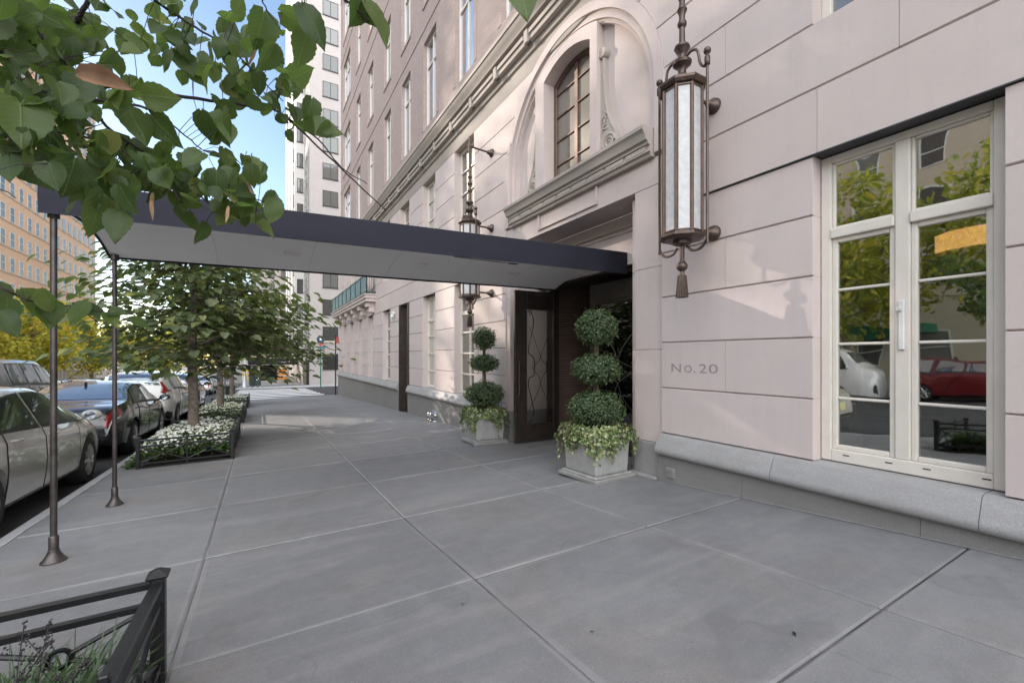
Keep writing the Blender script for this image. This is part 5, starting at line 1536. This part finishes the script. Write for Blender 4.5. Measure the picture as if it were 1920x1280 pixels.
# leaves that stand out singly in the photograph: u, v, depth, length, direction of the tip in the picture
for q in ((490, 60, 1.5, 80, -95), (530, 45, 1.25, 78, -80), (592, 30, 1.05, 88, -50), (582, 85, 1.1, 80, -65), (662, 18, .98, 78, -140), (688, 12, .98, 74, -30), (708, 44, .98, 96, -72), (975, 20, .8, 128, -88),
          (520, 110, 1.5, 70, -70), (560, 165, 1.9, 75, -30), (612, 240, 2.0, 72, -10), (590, 205, 2.0, 60, -60), (432, 245, 1.66, 78, -65), (376, 236, 1.6, 66, -95), (455, 20, 1.5, 42, 0),
          (20, 320, 1.15, 70, -90), (62, 318, 1.2, 80, -60), (160, 190, 1.45, 92, -70), (40, 235, 1.1, 110, -70), (130, 335, 1.2, 90, -110), (195, 405, 1.25, 95, -70), (222, 430, 1.25, 75, -75),
          (390, 435, 1.6, 50, -60), (350, 415, 1.6, 45, -80), (430, 400, 1.6, 50, -90), (300, 240, 1.5, 80, -60), (255, 235, 1.45, 90, -45), (240, 285, 1.5, 75, -80), (500, 420, 1.7, 55, -10), (420, 405, 1.6, 60, -120),
          (10, 528, 1.2, 60, 10), (90, 556, 1.28, 90, -15), (45, 565, 1.25, 60, -170), (95, 592, 1.3, 62, -100), (165, 566, 1.34, 62, 20), (162, 592, 1.34, 60, -95), (206, 606, 1.38, 42, -100), (222, 588, 1.38, 38, -15), (264, 602, 1.4, 40, -25), (15, 610, 1.1, 60, -80), (25, 575, 1.15, 60, -60)):
    put_leaf(q[0], q[1], q[2], q[3]*.86, ang=q[4], face=1.3)
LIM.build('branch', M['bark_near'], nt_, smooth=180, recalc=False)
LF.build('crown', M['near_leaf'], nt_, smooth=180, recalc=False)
# withered leaf and pale seed bracts
wl = MB(); p = at(150, 142, 1.02); R_ = Vector((CY, -SY, 0))
big_leaf(wl, p, (-p.normalized()+Vector((0, 0, .5))), R_+Vector((0, 0, .16)), .10, .05, fold=1.0, curl=.1)
wl.build('withered_leaf', M['dry_leaf'], nt_, smooth=180, recalc=False)
M['bract'] = simple('bract', (.30, .19, .12), .7, 0, .3, 0, .25, 30)
for (u, v, d) in ((286, 385, 1.45), (283, 400, 1.45), (428, 410, 1.6), (470, 372, 1.66), (466, 360, 1.66), (478, 118, 1.6)):
    sb = MB(); p = at(u, v-22, d-.12); big_leaf(sb, p, -p.normalized()+rnd_dir()*.4, Vector((0, 0, -1))+rnd_dir()*.15, .058, .011, .3, .1)
    sb.build('seed_bract', M['bract'], nt_, smooth=180, recalc=False)
# ================================================================ far side and distance
random.seed(5)
M['tower_wall'] = mat_brick('tower_wall', (.42, .385, .37), (.39, .355, .34), (.37, .34, .33), .3, .08, 'xz')
M['tower_side'] = simple('tower_side', (.62, .60, .58), .6)
M['tan_brick'] = mat_brick('tan_brick', (.70, .48, .33), (.63, .42, .28), (.66, .50, .38), .25, .08, 'yz')
M['beige_brick'] = mat_brick('beige_brick', (.50, .42, .33), (.45, .37, .28), (.5, .45, .38), .25, .08, 'yz')
M['win_frame_white'] = simple('win_frame_white', (.6, .6, .58), .5)
M['pane_far'] = mat_glass('pane_far', (.45, .47, .47), (.07, .07, .065), .14, .02)
M['base_stone'] = mat_limestone('base_stone', (.50, .45, .36))

# the pale tower beyond the crossing
zt = G(4.6, 52)
tw = thing('white_tower', 'tall pale apartment tower with dark paired windows at the far corner of the crossing', 'tower', (10, 60, zt))
mb = MB(); mb.box(4.65, 26, 50.7, 52.5, zt-.5, 60); mb.box(4.65, 26, 52.5, 86, zt-.5, 60)
mb.build('tower_wall', M['tower_wall'], tw)
FL = 2.93
rows = [zt+1.7+FL*k for k in range(20)]
def farwin_y(par, x0, x1, z0, z1, yf, n=2, frm='trim_black', cnt=[0]):
    m = MB(); w = .05
    m.box(x0, x1, yf-.03, yf+.03, z0, z0+w); m.box(x0, x1, yf-.03, yf+.03, z1-w, z1); m.box(x0, x0+w, yf-.03, yf+.03, z0+w, z1-w); m.box(x1-w, x1, yf-.03, yf+.03, z0+w, z1-w)
    c = x0+(x1-x0)*.5; m.box(c-.03, c+.03, yf-.03, yf+.03, z0+w, z1-w)
    m.box(x0-.05, x1+.05, yf-.06, yf-.032, z0-.08, z0-.002)
    o = m.build('window', M[frm], par); p = MB(); p.box(x0+w*.5, x1-w*.5, yf-.012, yf-.008, z0+w*.5, z1-w*.5); p.build('pane', M['pane_far'], o)
for z in rows:
    farwin_y(tw, 5.95, 7.5, z, z+1.65, 50.68); farwin_y(tw, 9.2, 11.2, z, z+1.65, 50.68)
def farwin_x(par, y0, y1, z0, z1, xf, frm='win_frame_white', pane='pane_far', sgn=-1, split=True):
    m = MB(); w = .07; a, b = sorted((xf, xf+sgn*.05))
    m.box(a, b, y0, y1, z0, z0+w); m.box(a, b, y0, y1, z1-w, z1); m.box(a, b, y0, y0+w, z0+w, z1-w); m.box(a, b, y1-w, y1, z0+w, z1-w)
    if split: m.box(a, b, y0+w, y1-w, (z0+z1)/2-.03, (z0+z1)/2+.03)
    o = m.build('window', M[frm], par); p = MB(); a, b = sorted((xf+sgn*.012, xf+sgn*.018)); p.box(a, b, y0+w*.5, y1-w*.5, z0+w*.5, z1-w*.5); p.build('pane', M[pane], o)
for z in rows[:16]:
    for y in (53, 58.5, 64.5): farwin_x(tw, y, y+2.0, z, z+1.6, 4.645)
mb = MB()
for y in (56.5, 62.5, 69, 75):
    mb.box(3.7, 4.645, y, y+1.9, zt+4, 58)
mb.build('bay_stack', M['tower_side'], tw)
for z in rows[1:15]:
    for y in (56.5, 62.5): farwin_y(tw, 3.86, 4.5, z, z+1.6, y-.03)
mb = MB(); mb.box(4.4, 4.655, 51.2, 56, zt, zt+2.6); mb.build('dark_gate', M['iron'], tw)
mb = MB(); mb.box(4.55, 9.9, 50.60, 50.70, zt+4.55, zt+4.75); mb.build('belt_course', M['base_stone'], tw)

# orange-brick house across the avenue
zo = ROAD(85)+.15
ob_ = thing('brick_house', 'tall sunlit orange brick apartment house across the avenue at the left', 'building', (-27, 88, zo))
mb = MB(); mb.box(-33, -25, 70, 104, zo-.5, 44); mb.box(-44, -33.002, 70, 104, zo-.5, 20); mb.build('brick_wall', M['tan_brick'], ob_)
mb = MB(); mb.box(-25.05, -24.96, 70, 104, zo, zo+4.2); mb.build('stone_base', M['base_stone'], ob_)
cand = []
for k in range(15):
    for r in range(15):
        y = 70.8+2.25*k; z = zo+5.2+2.95*r
        if z < 42: cand.append((y, z))
mst, rest = cand[:], []
mst.sort(key=lambda q: abs(q[1]-6)+(q[0]-70)*.25)
rest = mst[96:]; mst = mst[:96]
for (y, z) in mst: farwin_x(ob_, y, y+1.15, z, z+1.75, -24.99, sgn=1)
m = MB()
for (y, z) in rest: m.box(-25.0, -24.96, y, y+1.15, z, z+1.75)
tag(m.build('upper_windows', M['pane_far'], ob_), kind='stuff')
m = MB()
for r in range(14): m.box(-25.0, -24.94, 70, 104, zo+5.0+2.95*r, zo+5.1+2.95*r)
m.build('sill_band', M['base_stone'], ob_)

# beige house across the street: mirrored in the windows, shades the near pavement
zb_ = ROAD(10)+.15
bh = thing('beige_house', 'beige masonry apartment house across the street, seen mirrored in the big window', 'building', (-27, 10, zb_))
mb = MB(); mb.box(-40, -25, -45, 28, zb_-1.5, 13); mb.box(-40, -25, 28.002, 48.4, zb_-1.5, 38); mb.build('brick_wall', M['beige_brick'], bh)
mb = MB(); mb.box(-25.12, -24.95, -20, 48.3, zb_-1.5, zb_+5.2); mb.box(-25.3, -24.9, -20, 48.3, zb_+5.2, zb_+5.6); mb.build('stone_base', M['base_stone'], bh)
for k in range(8):
    for r in range(4):
        y = -4+3.2*k; z = zb_+1.1+3.3*r+(1.6 if r else 0)
        farwin_x(bh, y, y+1.3, z, z+2.0, -24.94 if z < zb_+4 else -24.99, sgn=1)
m = MB(); m.box(-24.9, -22.8, 9.3, 13.3, zb_+2.9, zb_+3.5); m.build('green_awning', simple('green_awning', (.02, .14, .08), .7), bh)

# trees across the avenue
M['yellow_leaf'] = mat_leaf('yellow_leaf', [(0, (.22, .30, .05)), (.35, (.42, .45, .07)), (.75, (.65, .55, .08)), (1, (.75, .50, .07))], .5, .55, tcol=(.7, .62, .08))
def far_tree(x, y, label, H, R, zl, cnt, size, seed, mat='yellow_leaf'):
    random.seed(seed); zb = ROAD(y)+.15
    t = thing('avenue_tree', label, 'tree', (x, y, zb), 0, 'trees across the avenue')
    tr = MB(); tr.tube([(x, y, zb-.1), (x+.1, y, zb+H*.2), (x-.1, y+.1, zb+H*.4), (x+.1, y, zb+H*.75)], [.20, .17, .14, .05], 9, smoothpath=4)
    lv = MB(); tips = []
    for k in range(11):
        a = k*2.4+random.uniform(-.4, .4); h = H*(.22+.045*k); r = R*random.uniform(.6, 1.0)
        p0 = Vector((x, y, zb+h)); p1 = p0+Vector((cos(a)*r*.45, sin(a)*r*.45, r*.35)); p2 = p0+Vector((cos(a)*r*.9, sin(a)*r*.9, r*.5))
        P, Rr = catmull([p0, p1, p2], [.08, .05, .015], 5); tr.tube(P, Rr, 6); tips += P[3:]
    tr.build('trunk', M['bark'], t, smooth=180, recalc=False)
    off = Vector((seed*2.3, 0, 0))
    cl = []
    for k in range(46):
        d = rnd_dir(); cc = Vector((x+d.x*R*.85, y+d.y*R*.85, zb+(zl+H)/2+d.z*(H-zl)*.46)); cl.append((cc, random.uniform(.35, .85)*R*.42))
    for p in tips: cl.append((p, R*.28))
    for k in range(cnt):
        c, r = random.choice(cl); p = c+rnd_dir()*r*random.random()**.5
        leaf(lv, p, (rnd_dir()+Vector((0, 0, .6))).normalized(), rnd_dir(), size*random.uniform(.6, 1.3), size*.8)
    lv.build('crown', M[mat], t, recalc=False)
far_tree(-16.2, 51, 'yellow green tree across the avenue, left of the near canopy post', 8.2, 3.4, 2.2, 4200, .34, 1)
far_tree(-14.6, 59, 'golden tree across the avenue between the two canopy posts', 8.0, 3.6, 1.9, 4200, .34, 2)
far_tree(-12.6, 68, 'golden tree across the avenue right of the far canopy post', 7.5, 3.8, 1.2, 4200, .36, 3)
far_tree(-19.5, 62, 'green tree across the avenue at the left edge of the photo', 9.0, 3.8, 2.4, 3800, .36, 4)
far_tree(-9.5, 90, 'yellow tree far down the avenue behind the kerb trees', 11, 5.0, 1.5, 3600, .5, 6)
M['reflect_leaf'] = mat_leaf('reflect_leaf', [(0, (.12, .18, .03)), (.5, (.24, .30, .05)), (.8, (.45, .45, .07)), (1, (.65, .52, .07))], .5, .5, tcol=(.6, .6, .08))
M['green_far'] = mat_leaf('green_far', [(0, (.05, .10, .025)), (.6, (.10, .16, .035)), (1, (.34, .34, .06))], .5, .5, tcol=(.4, .5, .06))
far_tree(-19.0, 4.0, 'green and yellow tree across the street, mirrored in the right half of the big window', 11, 4.3, 3.0, 6500, .30, 7, 'reflect_leaf')
far_tree(-19.0, 11.5, 'green and yellow tree across the street, mirrored in the left half of the big window', 11.5, 4.3, 3.0, 6500, .30, 8, 'reflect_leaf')

far_tree(-19.2, 40.5, 'very tall unseen tree added across the street beyond the left edge to shade the stone front', 27.5, 5.2, 19.0, 8000, .36, 9, 'green_far')  # added out of view to throw dappled shade on the upper stone wall
# park wall and railing across the avenue
pw = thing('park_wall', 'low grey stone wall with an iron railing across the avenue behind the trees', 'wall', (-19, 62, ROAD(62)))
mb = MB(); y = 38
while y < 110:
    z = ROAD(y+1.5); mb.box(-20.4, -20.0, y, y+3, z-.3, z+1.15); mb.box(-20.5, -19.9, y, y+3, z+1.152, z+1.28); y += 3
mb.build('wall_course', M['granite_lower'], pw)
mb = MB(); y = 38
while y < 104:
    z = ROAD(y)+1.28; mb.box(-20.22, -20.18, y, y+.04, z-.15, z+1.1); y += .42
for k in range(36):
    y0 = 38+2*k; mb.box(-20.215, -20.185, y0, y0+2, ROAD(y0+1)+2.25, ROAD(y0+1)+2.30)
mb.build('railing', M['iron'], pw)

# street furniture on the far corner
x, y = -1.25, 52.5; zb = G(x, y)
sl = thing('street_lamp', 'pale silver lamp post on the far corner beyond the tree trunks', 'street lamp', (x, y, zb))
mb = MB(); mb.lathe([(.30, 0), (.30, .12), (.24, .2), (.20, .9), (.14, 1.1), (.12, 1.3), (.09, 5), (.07, 8.5)], (x, y, zb), 12); mb.build('lamp_post', simple('galvanised', (.55, .60, .62), .4, .3), sl, smooth=40)
mb = MB(); mb.tube([(x, y, zb+8.3), (x-.6, y, zb+9.1), (x-2.2, y, zb+9.3)], .05, 8, smoothpath=4); mb.ball((x-2.4, y, zb+9.25), (.4, .16, .1), 12, 8); mb.build('lamp_head', M['alloy'], sl, smooth=60)
M['bin_green'] = simple('bin_green', (.018, .035, .032), .5)
for k, (x, y, lb, h) in enumerate(((-.55, 51.9, 'tall dark green box beside the pale lamp post on the far corner', 2.5), (-.05, 51.4, 'squat dark green mailbox right of the tall box on the far corner', 1.45))):
    zb = G(x, y); bx_ = thing('mail_box', lb, 'mailbox', (x, y, zb))
    mb = MB(); mb.taper(x, y, zb+.12, zb+h*.75, .26, .26, .26, .26); mb.lathe([(.26, -.26), (.26, .26)], (x, y, zb+h*.75), 16, 'x'); mb.build('box_body', M['bin_green'], bx_, bevel=.02)
    mb = MB()
    for sx in (-.2, .2):
        for sy in (-.2, .2): mb.box(x+sx-.03, x+sx+.03, y+sy-.03, y+sy+.03, zb, zb+.12)
    mb.box(x-.14, x+.06, y-.268, y-.262, zb+h*.5, zb+h*.66); mb.build('box_label', M['white_plastic'], bx_)
x, y = -1.3, 26.6; zb = G(x, y)
tb = thing('trash_bin', 'dark green litter bin with a white notice at the near corner', 'bin', (x, y, zb), 0)
mb = MB(); mb.taper(x, y, zb+.04, zb+.80, .22, .22, .27, .27); mb.build('bin_body', M['bin_green'], tb, bevel=.02)
mb = MB(); mb.taper(x, y, zb+.802, zb+.86, .29, .29, .25, .25); mb.build('bin_rim', M['iron'], tb, bevel=.01)
mb = MB(); mb.box(x+.02, x+.17, y-.268, y-.262, zb+.5, zb+.68); mb.build('notice', M['white_plastic'], tb)
x, y = -1.42, 25.4; zb = G(x, y)
ps = thing('parking_sign', 'red sign on a thin post above the litter bin', 'sign', (x, y, zb))
mb = MB(); mb.tube([(x, y, zb), (x, y, zb+2.15)], .03, 8); mb.build('sign_post', M['bark'], ps)
mb = MB(); mb.box(x+.06, x+.32, y-.035, y-.028, zb+1.15, zb+1.62); mb.box(x, x+.08, y-.03, y-.029, zb+1.3, zb+1.45); mb.build('sign_plate', simple('sign_red', (.55, .02, .03), .5), ps)
x, y = 5.45-.2, 49.2; x = .1132*49.2; zb = G(4, 49.2)+.0
gs = thing('corner_sign', 'green post with round dark sign and red plate at the tower corner', 'sign', (x, y, zb))
mb = MB(); mb.tube([(x, y, zb-.2), (x, y, zb+4.9)], .055, 8); mb.build('sign_post', simple('post_green', (.02, .13, .10), .5), gs)
mb = MB(); mb.lathe([(.38, -.03), (.40, 0), (.38, .03)], (x, y-.06, zb+4.75), 20, 'y'); d = mb.build('round_sign', simple('sign_navy', (.02, .05, .09), .5), gs)
mb = MB(); mb.boxc((x, y-.10, zb+4.78), (.20, .01, .26)); mb.build('white_symbol', M['white_plastic'], d)
mb = MB(); mb.boxc((x, y-.07, zb+4.22), (.34, .02, .26)); mb.build('red_plate', simple('plate_red', (.6, .06, .08), .5), gs)
mb = MB(); mb.boxc((x+.05, y-.07, zb+3.93), (.78, .02, .17)); mb.build('street_plate', simple('plate_blue', (.03, .16, .25), .5), gs)
x, y = 3.90, 27.3; zb = G(x, y)
cp2 = thing('corner_pole', 'thin black pole with a small red sign at the corner of the stone building', 'pole', (x, y, zb))
mb = MB(); mb.tube([(x, y, zb-.1), (x, y, zb+3.5)], .035, 8); mb.build('pole', M['black_paint'], cp2)
mb = MB(); mb.boxc((x+.13, y-.02, zb+3.2), (.22, .02, .34)); mb.build('sign_plate', simple('pole_red', (.6, .08, .10), .5), cp2)

# far awning and what stands under it
x0, x1, y0, y1 = -1.2, 4.6, 66, 69; zb = G(2, 67)
fa = thing('far_awning', 'dark awning with white script across the far pavement', 'canopy', (2, 67, zb))
mb = MB(); mb.box(x0, x1, y0, y1, zb+2.55, zb+3.35); mb.build('awning_cover', M['awning'], fa, bevel=.1, seg=3)
mb = MB(); mb.box(x0+.1, x1, y0+.1, y1-.1, zb+2.50, zb+2.548); mb.build('soffit', M['soffit'], fa)
mb = MB()
for xx in (x0+.1, ):
    for yy in (y0+.15, y1-.15): mb.tube([(xx, yy, G(xx, yy)), (xx, yy, zb+2.5)], .04, 8)
mb.build('post', M['chrome'], fa)
mb = MB(); xx = .9
random.seed(3)
pts = []
while xx < 3.9:
    pts.append((xx, y0-.01, zb+2.88+random.uniform(-.09, .12))); xx += .085
mb.tube(pts, .022, 5, smoothpath=2); mb.build('awning_script', M['white_plastic'], fa)
for k, (xa, xb, col_, lb) in enumerate(((-2.6, -1.4, (.75, .50, .06), 'yellow construction panel left of the far awning'), (3.0, 4.6, (.75, .28, .05), 'orange construction panel under the far awning'))):
    zb = G(1, 92); ba = thing('construction_panel', lb, 'panel', ((xa+xb)/2, 92, zb))
    mb = MB(); mb.box(xa, xb, 92, 92.1, zb+.2, zb+2.6); mb.build('panel', simple('panel_%d' % k, col_, .5), ba)
    mb = MB()
    for zz in (.8, 1.5, 2.2): mb.box(xa, xb, 91.985, 91.998, zb+zz, zb+zz+.18)
    for xx in (xa+.05, xb-.05): mb.box(xx-.05, xx+.05, 92.02, 92.2, zb, zb+2.7) if False else None
    mb.build('white_band', M['white_plastic'], ba)
zb = G(1, 96)
ga = thing('garage_building', 'pale low building with a dark garage opening at the end of the pavement', 'building', (2, 100, zb))
mb = MB(); mb.box(-1.9, .2, 97, 110, zb-1, zb+9); mb.box(3.4, 12, 97, 110, zb-1, zb+9); mb.box(.2, 3.4, 97, 110, zb+3.0, zb+9); mb.build('wall', M['base_stone'], ga)
mb = MB(); mb.box(.2, 3.4, 98, 98.1, zb-1, zb+3.0); mb.build('garage_door', M['gap'], ga)
bb = thing('far_tower', 'beige apartment block rising behind the kerb trees at the end of the street', 'building', (8, 118, -6))
mb = MB(); mb.box(-1.5, 14, 118, 140, -7, 26); mb.build('block_wall', M['tower_wall'], bb)
for r in range(9):
    for k in range(3): farwin_y(bb, -.6+2.6*k, .7+2.6*k, -3+3.1*r, -1.3+3.1*r, 117.97)
# ================================================================ light, sky, camera
SUN_AZ, SUN_EL = radians(-32), radians(21)      # from +Y towards -X
sd_ = Vector((sin(SUN_AZ)*cos(SUN_EL), cos(SUN_AZ)*cos(SUN_EL), sin(SUN_EL)))
L = bpy.data.lights.new('sun', 'SUN'); L.energy = 2.0; L.angle = radians(.53); L.color = (1.0, .88, .76)
so = bpy.data.objects.new('sun', L); COL.objects.link(so)
so.rotation_euler = sd_.to_track_quat('Z', 'Y').to_euler()
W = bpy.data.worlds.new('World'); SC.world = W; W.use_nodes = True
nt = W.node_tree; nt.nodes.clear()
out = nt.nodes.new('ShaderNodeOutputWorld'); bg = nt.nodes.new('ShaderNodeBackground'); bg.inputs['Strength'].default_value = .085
sky = nt.nodes.new('ShaderNodeTexSky'); sky.sky_type = 'NISHITA'; sky.sun_disc = False
sky.sun_elevation = SUN_EL; sky.sun_rotation = SUN_AZ; sky.air_density = 1.0; sky.dust_density = .25; sky.ozone_density = 1.6
tc = nt.nodes.new('ShaderNodeTexCoord')
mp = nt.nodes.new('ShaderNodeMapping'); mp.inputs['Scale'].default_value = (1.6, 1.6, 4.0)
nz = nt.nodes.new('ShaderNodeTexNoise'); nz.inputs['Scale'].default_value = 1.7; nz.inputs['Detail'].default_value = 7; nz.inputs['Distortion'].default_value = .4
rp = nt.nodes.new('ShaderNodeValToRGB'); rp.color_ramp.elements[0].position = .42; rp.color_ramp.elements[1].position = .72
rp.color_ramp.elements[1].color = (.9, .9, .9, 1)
# unseen bright cloud added behind the viewer to fill the shade, thinner ahead
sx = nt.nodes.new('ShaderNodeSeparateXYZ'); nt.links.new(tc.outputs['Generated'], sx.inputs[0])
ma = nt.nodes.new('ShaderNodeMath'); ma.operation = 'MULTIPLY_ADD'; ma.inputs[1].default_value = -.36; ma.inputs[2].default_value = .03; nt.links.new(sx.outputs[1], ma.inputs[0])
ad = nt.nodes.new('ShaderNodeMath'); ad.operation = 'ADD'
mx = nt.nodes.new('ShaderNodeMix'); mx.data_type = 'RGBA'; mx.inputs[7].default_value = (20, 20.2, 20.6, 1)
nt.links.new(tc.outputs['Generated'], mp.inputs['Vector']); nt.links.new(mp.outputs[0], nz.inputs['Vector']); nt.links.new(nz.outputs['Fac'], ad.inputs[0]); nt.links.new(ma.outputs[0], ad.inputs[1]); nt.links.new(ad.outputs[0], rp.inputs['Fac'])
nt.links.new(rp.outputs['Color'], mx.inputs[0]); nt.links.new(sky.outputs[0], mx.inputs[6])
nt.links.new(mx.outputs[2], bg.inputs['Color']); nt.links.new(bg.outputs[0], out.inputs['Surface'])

cam = bpy.data.cameras.new('camera'); co = bpy.data.objects.new('camera', cam); COL.objects.link(co)
cam.sensor_width = 36; cam.lens = 36*FPX/1920; cam.clip_start = .05; cam.clip_end = 3000
cam.shift_y = (HOR-640)/1920
co.location = (0, 0, 0); co.rotation_euler = (pi/2, 0, -YAW)
SC.camera = co
for o in list(bpy.data.objects):                 # lift everything so that the ground under the camera is at height 0
    if o.parent is None: o.location.z += CAM_H
SC.view_settings.view_transform = 'Standard'; SC.view_settings.look = 'None'; SC.view_settings.gamma = 1
SC.view_settings.exposure = 1.42
SC.cycles.max_bounces = 8; SC.cycles.transparent_max_bounces = 12
SC.cycles.use_denoising = True
SC.cycles.sample_clamp_indirect = 6
